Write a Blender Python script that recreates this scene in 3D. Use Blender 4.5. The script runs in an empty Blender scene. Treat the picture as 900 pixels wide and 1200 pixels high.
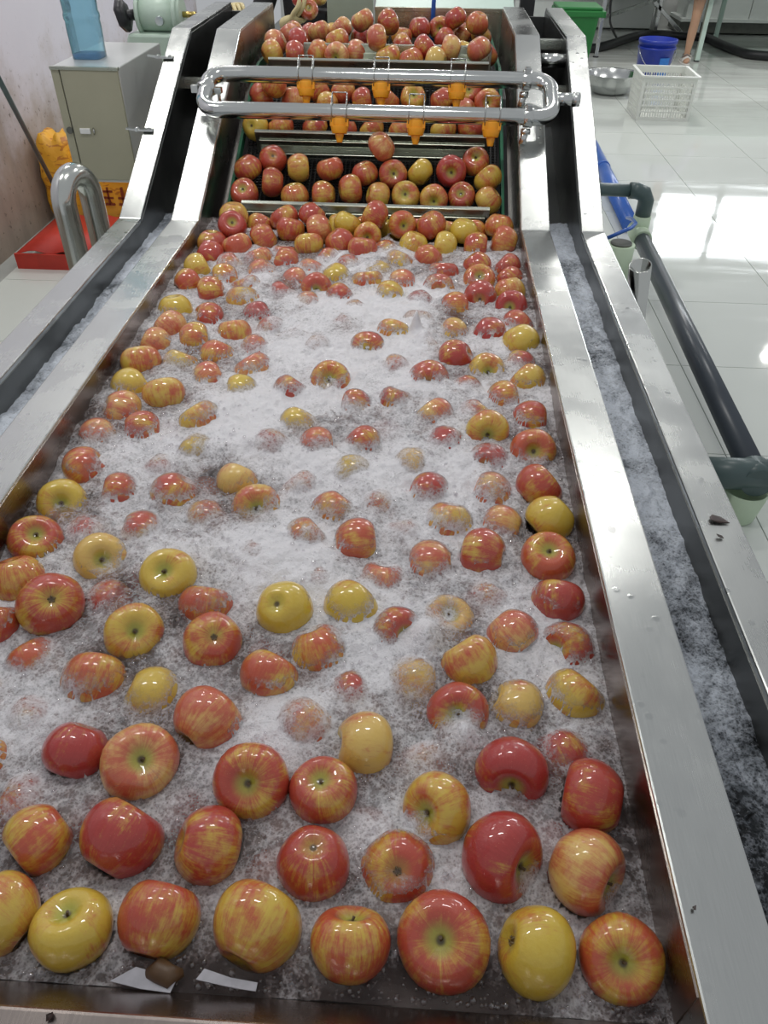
import bpy, bmesh, math, random
import numpy as np
from mathutils import Vector, Matrix, Quaternion
from mathutils.bvhtree import BVHTree
random.seed(7); RNG = np.random.default_rng(7)
PI = math.pi
S = bpy.context.scene
COL = S.collection

# ------------------------------------------------------------------ camera, world, lights, exposure
# world: X right, Y away along the tank, Z up; Z = 0 is the rim of the tank, the floor lies at FLOOR
FLOOR = -0.88
CF, CP, CYAW, CR, CX, CZ = 880.12, 0.7007, -0.0483, 0.0127, 0.2023, 0.8195
cam_fwd = Vector((math.sin(CYAW)*math.cos(CP), math.cos(CYAW)*math.cos(CP), -math.sin(CP)))
_rt = Vector((math.cos(CYAW), -math.sin(CYAW), 0)); _up = _rt.cross(cam_fwd)
cam_rt = _rt*math.cos(CR) + _up*math.sin(CR); cam_up = _up*math.cos(CR) - _rt*math.sin(CR)
cam_loc = Vector((CX, 0, CZ))
cd = bpy.data.cameras.new('camera'); cam = bpy.data.objects.new('camera', cd); COL.objects.link(cam)
cd.sensor_fit = 'VERTICAL'; cd.sensor_height = 36; cd.lens = 36*CF/1200; cd.clip_start = 0.02; cd.clip_end = 100
cam.matrix_world = Matrix(((cam_rt.x, cam_up.x, -cam_fwd.x, CX), (cam_rt.y, cam_up.y, -cam_fwd.y, 0), (cam_rt.z, cam_up.z, -cam_fwd.z, CZ), (0, 0, 0, 1)))
S.camera = cam
S.view_settings.view_transform = 'Standard'; S.view_settings.look = 'None'; S.view_settings.gamma = 1
S.view_settings.exposure = 0.0
W = bpy.data.worlds.new('hall_daylight'); S.world = W; W.use_nodes = True
W.node_tree.nodes['Background'].inputs[0].default_value = (0.93, 0.96, 1.0, 1); W.node_tree.nodes['Background'].inputs[1].default_value = 0.42
LAMP_Z = 2.35
LAMPS = [(-1.5, 1.75), (0.05, 1.75), (-1.4, 3.75), (1.25, 3.75), (-1.5, 5.6), (0.0, 6.2), (4.4, 6.2), (2.0, 9.0), (5.2, 9.5), (3.2, 11.8)]
for (lx, ly) in LAMPS:
    ld = bpy.data.lights.new('tube_light', 'AREA'); ld.shape = 'RECTANGLE'; ld.size = 0.6; ld.size_y = 0.10
    ld.energy = 13 if ly < 6 else (22 if ly < 8 else 34); ld.color = (1.0, 0.985, 0.95)
    lo = bpy.data.objects.new('tube_light', ld); COL.objects.link(lo); lo.location = (lx, ly, LAMP_Z)

def ray(px, py):
    return cam_fwd + cam_rt*((px-450)/CF) - cam_up*((py-600)/CF)
def at_z(px, py, z):
    d = ray(px, py); return cam_loc + d*((z-CZ)/d.z)
def at_y(px, py, y):
    d = ray(px, py); return cam_loc + d*(y/d.y)
def at_floor(px, py): return at_z(px, py, FLOOR)

# incline of the conveyor
K = Vector((0, 2.338, 0)); U = Vector((0, 0.8622, 0.394)).normalized(); N = Vector((0, -U.z, U.y))
INC_LEN = 0.948
def at_incline(px, py, d):             # point d below the plane of the inclined rims
    r = ray(px, py); t = (-d - N.dot(cam_loc-K))/N.dot(r); return cam_loc + r*t
def on_incline(x, s, d): return Vector((x, 0, 0)) + K + U*s - N*d
RIM = [(0.12, 0.0), (2.338, 0.0), (3.2, 0.394), (3.9, 0.402)]
TOP_PATH = RIM

# ------------------------------------------------------------------ helpers
def tag(o, label=None, cat=None, group=None, kind=None):
    if label: o['label'] = label
    if cat: o['category'] = cat
    if group: o['group'] = group
    if kind: o['kind'] = kind
    return o
def empty(name, loc=(0, 0, 0), rz=0):
    o = bpy.data.objects.new(name, None); COL.objects.link(o); o.location = loc; o.rotation_euler = (0, 0, rz); o.empty_display_size = 0.05
    return o
class MB:
    def __init__(s): s.v = []; s.f = []; s.sm = []
    def add(s, vs, fs, smooth=False):
        b = len(s.v); s.v += [tuple(v) for v in vs]
        for f in fs: s.f.append(tuple(b+i for i in f)); s.sm.append(smooth)
        return s
    def box(s, a, b, rot=None, piv=None):
        x0, y0, z0 = a; x1, y1, z1 = b
        vs = [Vector(p) for p in ((x0,y0,z0),(x1,y0,z0),(x1,y1,z0),(x0,y1,z0),(x0,y0,z1),(x1,y0,z1),(x1,y1,z1),(x0,y1,z1))]
        if rot is not None:
            c = Vector(piv) if piv is not None else Vector(((x0+x1)/2,(y0+y1)/2,(z0+z1)/2))
            vs = [c + rot @ (v-c) for v in vs]
        return s.add(vs, [(3,2,1,0),(4,5,6,7),(0,1,5,4),(1,2,6,5),(2,3,7,6),(3,0,4,7)])
    def bar(s, p, q, w, h, up=(0,0,1)):       # rectangular bar from p to q
        p = Vector(p); q = Vector(q); d = (q-p).normalized(); u = Vector(up); sx = d.cross(u)
        if sx.length < 1e-4: sx = d.cross(Vector((1,0,0)))
        sx.normalize(); u = sx.cross(d); vs = []
        for c in (p, q):
            for a, b in ((-1,-1),(1,-1),(1,1),(-1,1)): vs.append(c + sx*a*w/2 + u*b*h/2)
        return s.add(vs, [(3,2,1,0),(4,5,6,7),(0,1,5,4),(1,2,6,5),(2,3,7,6),(3,0,4,7)])
    def tube(s, path, r, n=14, cap=True, closed=False, flat=1.0):
        path = [Vector(p) for p in path]; m = len(path); rs = r if isinstance(r, (list, tuple)) else [r]*m
        rings = []; ref = None
        for i, p in enumerate(path):
            if closed: t = path[(i+1) % m] - path[i-1]
            else: t = path[min(i+1, m-1)] - path[max(i-1, 0)]
            t.normalize()
            if ref is None:
                ref = t.cross(Vector((0,0,1)))
                if ref.length < 1e-3: ref = t.cross(Vector((1,0,0)))
                ref.normalize()
            ref = (ref - t*ref.dot(t)).normalized(); b = t.cross(ref)
            rings.append([p + (ref*math.cos(a) + b*math.sin(a)*flat)*rs[i] for a in (2*PI*j/n for j in range(n))])
        vs = [v for g in rings for v in g]; fs = []
        for i in range(m if closed else m-1):
            for j in range(n):
                k = (i+1) % m; fs.append((i*n+j, i*n+(j+1) % n, k*n+(j+1) % n, k*n+j))
        b = len(s.v); s.add(vs, fs, True)
        if cap and not closed:
            s.add([], []); s.f.append(tuple(b+j for j in reversed(range(n)))); s.sm.append(False)
            s.f.append(tuple(b+(m-1)*n+j for j in range(n))); s.sm.append(False)
        return s
    def lathe(s, prof, n=28, c=(0,0,0), wob=None):
        vs = []; fs = []; m = len(prof)
        for r, z in prof:
            for j in range(n):
                a = 2*PI*j/n; rr = r*(wob(a, z) if wob else 1); vs.append((c[0]+rr*math.cos(a), c[1]+rr*math.sin(a), c[2]+z))
        for i in range(m-1):
            for j in range(n): fs.append((i*n+j, i*n+(j+1) % n, (i+1)*n+(j+1) % n, (i+1)*n+j))
        return s.add(vs, fs, True)
    def prism(s, poly, x0, x1, axis='X'):     # polygon of (y,z) extruded along X, or (x,y) along Z
        n = len(poly); P = (lambda u, v, w: (w, u, v)) if axis == 'X' else ((lambda u, v, w: (u, v, w)) if axis == 'Z' else (lambda u, v, w: (u, w, v)))
        vs = [P(u, v, x0) for u, v in poly] + [P(u, v, x1) for u, v in poly]
        fs = [tuple(range(n))[::-1], tuple(range(n, 2*n))] + [(i, (i+1) % n, n+(i+1) % n, n+i) for i in range(n)]
        return s.add(vs, fs)
    def build(s, name, mat, parent=None, bevel=0, label=None, kind=None):
        me = bpy.data.meshes.new(name); me.from_pydata(s.v, [], s.f); me.polygons.foreach_set('use_smooth', s.sm)
        bm = bmesh.new(); bm.from_mesh(me); bmesh.ops.recalc_face_normals(bm, faces=bm.faces); bm.to_mesh(me); bm.free()
        me.materials.append(mat); o = bpy.data.objects.new(name, me); COL.objects.link(o)
        if parent: o.parent = parent
        if bevel:
            m = o.modifiers.new('bevel', 'BEVEL'); m.width = bevel; m.segments = 2; m.limit_method = 'ANGLE'; m.angle_limit = 0.6
        if label: o['label'] = label
        if kind: o['kind'] = kind
        return o
def local(o_parent, world_pts):  # world points to a parent at pure translation
    return [Vector(p) - o_parent.location for p in world_pts]

# ------------------------------------------------------------------ materials
class NT:
    def __init__(s, name):
        s.m = bpy.data.materials.new(name); s.m.use_nodes = True; s.t = s.m.node_tree; s.n = s.t.nodes; s.l = s.t.links
        s.b = s.n['Principled BSDF']; s.out = s.n['Material Output']
    def new(s, typ, **kw):
        x = s.n.new(typ)
        for k, v in kw.items():
            if k == 'ins':
                for a, b in v.items(): s.put(x.inputs[a], b)
            else: setattr(x, k, v)
        return x
    def put(s, sock, v):
        if hasattr(v, 'is_output'): s.l.new(v, sock)
        else:
            if sock.type == 'RGBA' and len(v) == 3: v = (*v, 1)
            sock.default_value = v
    def math(s, op, a, b=None, c=None, clamp=False):
        x = s.new('ShaderNodeMath', operation=op, use_clamp=clamp)
        for i, v in enumerate((a, b, c)):
            if v is not None: s.put(x.inputs[i], v)
        return x.outputs[0]
    def mix(s, f, a, b):
        x = s.new('ShaderNodeMix', data_type='RGBA'); s.put(x.inputs[0], f); s.put(x.inputs[6], a); s.put(x.inputs[7], b); return x.outputs[2]
    def ss(s, v, lo, hi, a=0.0, b=1.0):
        x = s.new('ShaderNodeMapRange', interpolation_type='SMOOTHSTEP'); s.put(x.inputs[0], v); s.put(x.inputs[1], lo); s.put(x.inputs[2], hi); s.put(x.inputs[3], a); s.put(x.inputs[4], b); return x.outputs[0]
    def noise(s, vec, scale, detail=4, rough=.55, dist=0):
        x = s.new('ShaderNodeTexNoise'); s.put(x.inputs['Vector'], vec); x.inputs['Scale'].default_value = scale; x.inputs['Detail'].default_value = detail; x.inputs['Roughness'].default_value = rough; x.inputs['Distortion'].default_value = dist; return x.outputs[0]
    def coord(s, w='Object'): return s.new('ShaderNodeTexCoord').outputs[w]
    def pos(s): return s.new('ShaderNodeNewGeometry').outputs['Position']
    def scale(s, vec, k):
        x = s.new('ShaderNodeVectorMath', operation='MULTIPLY'); s.put(x.inputs[0], vec); x.inputs[1].default_value = k; return x.outputs[0]
    def bump(s, h, strength=.3, dist=.002):
        x = s.new('ShaderNodeBump'); s.put(x.inputs['Height'], h); x.inputs['Strength'].default_value = strength; x.inputs['Distance'].default_value = dist; return x.outputs[0]
    def set(s, **kw):
        for k, v in kw.items(): s.put(s.b.inputs[k.replace('_', ' ')], v)
        return s
def plain(name, col, rough=.5, metal=0, var=.12, nscale=18, bump=0, **kw):
    t = NT(name); c = t.coord(); n = t.noise(c, nscale, 5)
    dark = tuple(x*(1-var) for x in col); lite = tuple(min(1, x*(1+var)) for x in col)
    t.set(Base_Color=t.mix(n, dark, lite), Roughness=rough, Metallic=metal)
    if bump: t.set(Normal=t.bump(n, bump, .003))
    t.set(**kw); return t.m
def steel(name, col, rough=.3, brush=(4, 120, 120), wet=0.0):
    t = NT(name); p = t.pos(); st = t.noise(t.scale(p, brush), 6, 6, .65); big = t.noise(p, 5, 5); mid = t.noise(p, 34, 4)
    c = t.mix(t.math('MULTIPLY', st, .55), tuple(x*.82 for x in col), tuple(min(1, x*1.1) for x in col))
    c = t.mix(t.ss(big, .45, .75, 0, .30), c, tuple(x*.72 for x in col))
    r = t.math('ADD', t.math('MULTIPLY', st, .14), rough-.10); r = t.math('ADD', r, t.ss(big, .4, .7, -.04, .09))
    t.set(Base_Color=c, Metallic=1.0, Roughness=r)
    h = t.math('ADD', t.math('MULTIPLY', st, .10), t.math('MULTIPLY', big, .35))
    if wet:   # standing drops of water
        v = t.new('ShaderNodeTexVoronoi'); t.put(v.inputs['Vector'], p); v.inputs['Scale'].default_value = 42
        drop = t.math('MULTIPLY', t.ss(v.outputs['Distance'], .16, .30, 1, 0), t.ss(t.noise(p, 7, 3), .52, .64, 0, 1))
        h = t.math('ADD', h, t.math('MULTIPLY', drop, wet)); t.put(t.b.inputs['Roughness'], t.math('SUBTRACT', r, t.math('MULTIPLY', drop, .12)))
    t.set(Normal=t.bump(h, .13, .006)); return t.m
M = {}
M['steel'] = steel('brushed_steel', (.64, .655, .635), .29, (120, 3, 120), wet=.3)
M['steel_dark'] = steel('shade_dark_steel', (.20, .205, .20), .38, (120, 3, 120))  # dark tone puts the shade of the unlit channels into the colour
M['steel_inner'] = steel('wet_steel_apple_reflection', (.42, .36, .33), .30, (120, 2, 90))  # brown tone paints in the apples reflected on the inner walls
M['steel_green'] = steel('greenish_steel', (.58, .62, .52), .32, (3, 120, 120))
M['steel_belt'] = steel('flight_steel', (.50, .53, .47), .34, (3, 120, 120))
M['polished'] = steel('polished_tube', (.74, .76, .74), .17, (3, 90, 90))
M['polished_y'] = steel('polished_tube_lengthwise', (.72, .74, .70), .17, (90, 90, 3))
M['box_side'] = plain('box_side_steel', (.60, .61, .59), .34, .45, nscale=5)
M['khaki'] = plain('khaki_box_front', (.40, .39, .285), .40, .25, nscale=6)
M['wire'] = steel('wire_steel', (.6, .62, .6), .25)
M['basin'] = steel('basin_steel', (.62, .64, .63), .22)
M['black_wire'] = plain('black_belt_wire', (.02, .02, .02), .45, .3)
M['black'] = plain('black_rubber', (.014, .014, .016), .42)
M['orange'] = plain('orange_plastic', (1.0, .40, .02), .35, Subsurface_Weight=.15, Subsurface_Radius=(.02, .008, .002))
M['guide_green'] = plain('green_guide_plastic', (.02, .16, .08), .4)
M['bin_green'] = plain('bin_green_plastic', (.015, .17, .035), .4)
M['pvc_dark'] = plain('dark_grey_pvc', (.055, .068, .085), .3, var=.25, nscale=8)
M['pvc_fit'] = plain('green_grey_pvc', (.075, .115, .115), .35)
M['pvc_pale'] = plain('pale_green_pvc', (.55, .68, .50), .4, var=.06)
M['blue_pipe'] = plain('blue_plastic_pipe', (.035, .13, .50), .28, var=.15)
M['blue_bucket'] = plain('blue_bucket_plastic', (.012, .035, .34), .32, var=.2)
M['blue_label'] = plain('light_blue_print', (.03, .20, .62), .4, var=.25, nscale=40)
M['white_crate'] = plain('white_crate_plastic', (.72, .74, .69), .4, var=.08)
M['hopper_side'] = plain('grey_green_hopper_side', (.36, .45, .37), .4, .3, var=.1)
M['mint'] = plain('mint_paint', (.55, .70, .62), .4, var=.05)
M['motor'] = plain('pale_green_machine_paint', (.50, .62, .52), .4, var=.07, nscale=30)
M['brass'] = plain('brass', (.55, .42, .14), .3, 1)
M['red_mat'] = plain('red_plastic', (.50, .035, .02), .45, var=.2)
M['paper'] = plain('wet_paper', (.40, .40, .44), .35, var=.35, nscale=60)
M['brown'] = plain('brown_debris', (.10, .055, .025), .45, var=.5, nscale=60)
M['flake'] = plain('dark_flake', (.035, .018, .014), .4, var=.5, nscale=90)
M['cloth'] = plain('black_cloth', (.012, .012, .014), .8)
M['glove'] = plain('cream_rubber_glove', (.66, .56, .30), .5, var=.12)
M['skin'] = plain('skin', (.52, .31, .20), .5, var=.06, Subsurface_Weight=.1)
M['hair'] = plain('black_hair', (.015, .012, .01), .5)
M['lilac'] = plain('pale_lilac_cloth', (.62, .60, .68), .8)
M['sandal'] = plain('white_sandal', (.72, .70, .66), .5)
M['strap'] = plain('grey_strap', (.25, .22, .20), .6)
M['panel'] = plain('white_machine_panel', (.66, .69, .66), .4, var=.05)
M['beam'] = plain('dark_beam_and_shadow', (.10, .105, .09), .5, var=.4)  # also colours the painted shadow under the white machine
M['farwall'] = plain('far_wall_paint', (.62, .63, .61), .6, var=.05)
M['latch'] = plain('white_latch', (.75, .76, .74), .35)

def mat_sack():
    t = NT('yellow_sack'); c = t.pos(); n = t.noise(c, 9, 4); v = t.noise(t.scale(c, (1, 1, 2.2)), 16, 3, .5, .8)
    t.set(Base_Color=t.mix(t.ss(v, .55, .63, 0, .7), t.mix(n, (.80, .36, .02), (.88, .50, .05)), (.42, .10, .02)), Roughness=.42, Normal=t.bump(n, .6, .02)); return t.m
M['sack'] = mat_sack()
M['sack_print'] = plain('dark_red_print', (.22, .04, .015), .5, var=.35)
def mat_wall():
    t = NT('dirty_white_wall'); p = t.pos(); sp = t.new('ShaderNodeSeparateXYZ'); t.l.new(p, sp.inputs[0])
    n = t.noise(p, 3.5, 8, .62); f = t.noise(p, 26, 5, .7); v = t.noise(t.scale(p, (1, 1, .3)), 14, 4, .6)
    low = t.ss(t.math('ADD', sp.outputs[2], t.math('MULTIPLY', n, -1.1)), -1.15, -.45, 1, 0)
    c = t.mix(n, (.62, .60, .67), (.70, .68, .74))
    c = t.mix(t.math('MULTIPLY', low, .85), c, t.mix(v, (.15, .105, .06), (.36, .27, .18)))
    spot = t.math('MULTIPLY', t.ss(f, .59, .68, 0, 1), t.ss(t.math('ADD', sp.outputs[2], t.math('MULTIPLY', n, -.9)), -.85, -.2, 1, 0))
    c = t.mix(t.math('MULTIPLY', spot, .8), c, (.09, .065, .05))
    t.set(Base_Color=c, Roughness=.7, Normal=t.bump(f, .15, .004)); return t.m
M['wall'] = mat_wall()
def mat_tile():
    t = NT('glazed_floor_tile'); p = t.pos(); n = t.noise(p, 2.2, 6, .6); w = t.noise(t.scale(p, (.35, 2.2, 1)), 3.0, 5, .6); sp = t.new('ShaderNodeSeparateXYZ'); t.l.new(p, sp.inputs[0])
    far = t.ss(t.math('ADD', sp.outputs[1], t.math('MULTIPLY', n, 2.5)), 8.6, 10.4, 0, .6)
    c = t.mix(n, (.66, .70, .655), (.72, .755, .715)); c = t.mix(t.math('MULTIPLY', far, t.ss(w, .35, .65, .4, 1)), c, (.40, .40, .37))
    t.set(Base_Color=c, Roughness=t.math('ADD', .045, t.ss(w, .45, .75, 0, .08)), Normal=t.bump(n, .03, .01), IOR=1.6); return t.m
M['tile'] = mat_tile()
M['joint'] = plain('tile_joint_grout', (.36, .37, .35), .8)
def mat_water_bottle():
    t = NT('blue_clear_plastic'); t.n.remove(t.b)
    tr = t.new('ShaderNodeBsdfTransparent'); tr.inputs[0].default_value = (.62, .86, .94, 1)
    gl = t.new('ShaderNodeBsdfGlossy'); gl.inputs['Roughness'].default_value = .08
    df = t.new('ShaderNodeBsdfDiffuse'); df.inputs[0].default_value = (.38, .70, .85, 1)
    a = t.new('ShaderNodeMixShader', ins={0: .25}); t.l.new(tr.outputs[0], a.inputs[1]); t.l.new(df.outputs[0], a.inputs[2])
    lw = t.new('ShaderNodeFresnel'); lw.inputs[0].default_value = 1.45
    b = t.new('ShaderNodeMixShader'); t.l.new(lw.outputs[0], b.inputs[0]); t.l.new(a.outputs[0], b.inputs[1]); t.l.new(gl.outputs[0], b.inputs[2])
    t.l.new(b.outputs[0], t.out.inputs[0]); return t.m
M['jug'] = mat_water_bottle()
def mat_window():
    t = NT('daylit_window_pane'); t.set(Base_Color=(.9, .93, .95), Emission_Color=(.93, .97, 1.0), Emission_Strength=12.0); return t.m
M['window'] = mat_window()

def mat_apple():
    t = NT('apple_skin'); P = t.coord(); oi = t.new('ShaderNodeObjectInfo'); sc = t.new('ShaderNodeSeparateColor'); t.l.new(oi.outputs['Color'], sc.inputs[0])
    blush, crim, pale = sc.outputs[0], sc.outputs[1], sc.outputs[2]; rnd = oi.outputs['Random']
    off = t.new('ShaderNodeCombineXYZ'); t.put(off.inputs[0], t.math('MULTIPLY', rnd, 37)); t.put(off.inputs[1], t.math('MULTIPLY', rnd, 91)); t.put(off.inputs[2], t.math('MULTIPLY', rnd, 17))
    def shifted(v):
        a = t.new('ShaderNodeVectorMath', operation='ADD'); t.l.new(v, a.inputs[0]); t.l.new(off.outputs[0], a.inputs[1]); return a.outputs[0]
    sp = t.new('ShaderNodeSeparateXYZ'); t.l.new(P, sp.inputs[0])
    flat = t.scale(P, (1, 1, 0)); nm = t.new('ShaderNodeVectorMath', operation='NORMALIZE'); t.l.new(flat, nm.inputs[0])
    ln = t.new('ShaderNodeVectorMath', operation='LENGTH'); t.l.new(flat, ln.inputs[0]); rad = ln.outputs['Value']
    cv = t.new('ShaderNodeCombineXYZ'); t.put(cv.inputs[2], t.math('MULTIPLY', sp.outputs[2], .12))
    ad = t.new('ShaderNodeVectorMath', operation='ADD'); t.l.new(nm.outputs[0], ad.inputs[0]); t.l.new(cv.outputs[0], ad.inputs[1])
    streak = t.noise(shifted(ad.outputs[0]), 6.5, 6, .72); fine = t.noise(shifted(ad.outputs[0]), 21, 4, .7)
    low = t.noise(shifted(P), 1.0, 3, .5); blot = t.noise(shifted(P), 7, 5, .65)
    s = t.math('ADD', t.math('MULTIPLY', t.math('SUBTRACT', low, .5), 1.9), t.math('MULTIPLY', t.math('SUBTRACT', streak, .5), 1.15))
    s = t.math('ADD', s, t.math('MULTIPLY', t.math('SUBTRACT', fine, .5), .55))
    s = t.math('ADD', s, t.math('MULTIPLY', t.math('SUBTRACT', blot, .5), .75))
    s = t.math('ADD', s, t.math('SUBTRACT', blush, .5))
    m = t.ss(s, -.36, .40, 0, 1)
    base = t.mix(pale, t.mix(blot, (.58, .38, .030), (.66, .50, .075)), (.76, .48, .20))
    red = t.mix(crim, t.mix(fine, (.42, .030, .022), (.58, .12, .045)), t.mix(fine, (.30, .007, .018), (.46, .032, .042)))
    red = t.mix(t.math('MULTIPLY', pale, .55), red, (.66, .20, .12))
    c = t.mix(t.math('MULTIPLY', m, .96), base, red)
    cav = t.math('MULTIPLY', t.ss(rad, .14, .46, 1, 0), t.ss(sp.outputs[2], -.2, .2, .35, .8))
    c = t.mix(cav, c, (.34, .36, .045)); c = t.mix(t.ss(rad, .05, .15, .9, 0), c, (.055, .035, .012))
    v = t.new('ShaderNodeTexVoronoi'); t.l.new(shifted(P), v.inputs['Vector']); v.inputs['Scale'].default_value = 15
    c = t.mix(t.ss(v.outputs['Distance'], .05, .13, .38, 0), c, (.80, .55, .28))
    t.set(Base_Color=c, Roughness=.34, Coat_Weight=1.0, Coat_Roughness=.03, Specular_IOR_Level=.30, Normal=t.bump(blot, .10, .02)); return t.m
M['apple'] = mat_apple()
def mat_sunk():
    t = NT('sunken_apple_skin'); a = t.new('ShaderNodeAttribute', attribute_name='tint'); n = t.noise(t.pos(), 60, 4)
    t.set(Base_Color=t.mix(t.math('MULTIPLY', n, .5), a.outputs['Color'], (.45, .10, .06)), Roughness=.4); return t.m
M['sunk'] = mat_sunk()
M['stem'] = plain('apple_stem', (.085, .05, .02), .6)
M['calyx'] = plain('apple_calyx', (.16, .12, .06), .7)

def mat_foam(name, tint, foamcol, murk, base=.0):
    t = NT(name); t.n.remove(t.b); p = t.pos(); at = t.new('ShaderNodeAttribute', attribute_name='foam'); f = at.outputs['Fac']
    wisp = t.noise(p, 34, 9, .68, 1.6); tiny = t.noise(p, 190, 4, .7, .4); mid = t.noise(p, 80, 6, .65, .6)
    v = t.new('ShaderNodeTexVoronoi'); t.l.new(p, v.inputs['Vector']); v.inputs['Scale'].default_value = 150
    v2 = t.new('ShaderNodeTexVoronoi'); t.l.new(p, v2.inputs['Vector']); v2.inputs['Scale'].default_value = 300
    bub = t.math('MULTIPLY', t.ss(v.outputs['Distance'], .12, .62), .5); bub = t.math('ADD', bub, t.math('MULTIPLY', t.ss(v2.outputs['Distance'], .1, .6), .5))
    a = t.math('ADD', f, t.math('MULTIPLY', t.math('SUBTRACT', wisp, .5), .95))
    a = t.math('ADD', a, t.math('MULTIPLY', t.math('SUBTRACT', mid, .5), .42))
    a = t.math('ADD', a, t.math('MULTIPLY', t.math('SUBTRACT', tiny, .5), .34))
    a = t.math('ADD', a, t.math('MULTIPLY', t.math('SUBTRACT', bub, .45), .30))
    fi0 = t.new('ShaderNodeAttribute', attribute_name='film').outputs['Fac']
    cover = t.math('MULTIPLY', t.ss(a, -.02, 1.05), .95)
    cover = t.math('MAXIMUM', cover, t.math('MULTIPLY', t.math('SUBTRACT', 1.0, fi0), t.math('MULTIPLY', t.ss(f, .20, .48, .22, 1), base)))
    soft = t.noise(p, 20, 5, .6, 1.2); white = t.ss(t.math('ADD', f, t.math('ADD', t.math('MULTIPLY', t.math('SUBTRACT', soft, .5), 1.5), t.math('ADD', t.math('MULTIPLY', t.math('SUBTRACT', wisp, .5), 1.0), t.math('MULTIPLY', t.math('SUBTRACT', bub, .42), .36)))), .02, .78)
    foamcol = t.mix(white, murk, foamcol)
    fr = t.new('ShaderNodeFresnel'); fr.inputs[0].default_value = 1.33
    hh = t.math('ADD', t.math('MULTIPLY', wisp, 1.0), t.math('ADD', t.math('MULTIPLY', mid, .5), t.math('MULTIPLY', bub, .16)))
    bp = t.bump(hh, .55, .010); t.l.new(bp, fr.inputs['Normal'])
    fi = t.new('ShaderNodeAttribute', attribute_name='film').outputs['Fac']; tr = t.new('ShaderNodeBsdfTransparent'); t.put(tr.inputs[0], t.mix(fi, tint, (1, 1, 1)))
    gl = t.new('ShaderNodeBsdfGlossy'); gl.inputs['Roughness'].default_value = .06; t.l.new(bp, gl.inputs['Normal'])
    w = t.new('ShaderNodeMixShader'); t.put(w.inputs[0], t.math('MULTIPLY', fr.outputs[0], t.math('SUBTRACT', 1.0, t.math('MULTIPLY', fi, .85)))); t.l.new(tr.outputs[0], w.inputs[1]); t.l.new(gl.outputs[0], w.inputs[2])
    fo = t.new('ShaderNodeBsdfPrincipled'); t.put(fo.inputs['Base Color'], foamcol); fo.inputs['Roughness'].default_value = .30; t.l.new(bp, fo.inputs['Normal'])
    o = t.new('ShaderNodeMixShader'); t.l.new(cover, o.inputs[0]); t.l.new(w.outputs[0], o.inputs[1]); t.l.new(fo.outputs[0], o.inputs[2])
    t.l.new(o.outputs[0], t.out.inputs[0]); return t.m
M['water'] = mat_foam('foaming_wash_water', (.86, .79, .78), (.79, .775, .80), (.50, .395, .38), .40)
M['channel_water'] = mat_foam('foaming_channel_water', (.22, .25, .28), (.66, .71, .79), (.30, .34, .39), .0)
def mat_bubble():
    t = NT('clear_bubble'); t.n.remove(t.b); lw = t.new('ShaderNodeLayerWeight'); lw.inputs[0].default_value = .58; bf = t.new('ShaderNodeNewGeometry').outputs['Backfacing']
    tr = t.new('ShaderNodeBsdfTransparent'); tr.inputs[0].default_value = (.93, .92, .93, 1); gl = t.new('ShaderNodeBsdfGlossy'); gl.inputs['Roughness'].default_value = .03
    m = t.new('ShaderNodeMixShader'); t.put(m.inputs[0], t.math('MULTIPLY', lw.outputs['Fresnel'], t.math('SUBTRACT', 1.0, bf))); t.l.new(tr.outputs[0], m.inputs[1]); t.l.new(gl.outputs[0], m.inputs[2]); t.l.new(m.outputs[0], t.out.inputs[0]); return t.m
M['bubble'] = mat_bubble()

# ------------------------------------------------------------------ the room
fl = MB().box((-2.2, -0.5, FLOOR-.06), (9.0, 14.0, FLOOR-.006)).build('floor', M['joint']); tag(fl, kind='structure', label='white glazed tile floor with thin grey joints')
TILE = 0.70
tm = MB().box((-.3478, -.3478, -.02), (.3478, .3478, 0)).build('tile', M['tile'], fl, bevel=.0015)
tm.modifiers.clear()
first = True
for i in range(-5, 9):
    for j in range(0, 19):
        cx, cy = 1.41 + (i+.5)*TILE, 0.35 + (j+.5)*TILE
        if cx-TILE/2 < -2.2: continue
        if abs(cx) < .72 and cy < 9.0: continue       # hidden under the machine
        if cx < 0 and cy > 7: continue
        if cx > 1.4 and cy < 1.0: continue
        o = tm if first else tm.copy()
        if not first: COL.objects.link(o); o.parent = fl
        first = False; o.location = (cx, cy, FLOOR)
wl_ = MB().box((-2.3, -0.5, FLOOR-.06), (-2.2, 9.0, 2.75)).build('wall_left', M['wall']); tag(wl_, kind='structure', label='stained white wall left of the washing machine')
wb = MB().box((-2.2, 14.0, FLOOR-.06), (4.32, 14.15, 3.2)).box((4.32, 14.0, FLOOR-.06), (7.3, 14.15, 1.62)).box((4.32, 14.0, 2.78), (7.3, 14.15, 3.2)).box((7.3, 14.0, FLOOR-.06), (9.0, 14.15, 3.2)).build('wall_back', M['farwall']); tag(wb, kind='structure', label='far pale wall with daylit windows')
win = MB().box((4.32, 14.0, 1.62), (7.3, 14.04, 1.68)).box((4.32, 14.0, 2.72), (7.3, 14.04, 2.78)).box((5.33, 14.0, 1.68), (5.44, 14.04, 2.72)).box((4.32, 14.0, 1.68), (4.37, 14.04, 2.72)).box((7.25, 14.0, 1.68), (7.3, 14.04, 2.72)).build('window_1', M['farwall']); tag(win, kind='structure', label='daylit window in the far wall')
for a, b in ((4.37, 5.33), (5.44, 7.25)): MB().box((a, 14.05, 1.68), (b, 14.06, 2.72)).build('pane', M['window'], win)

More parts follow.
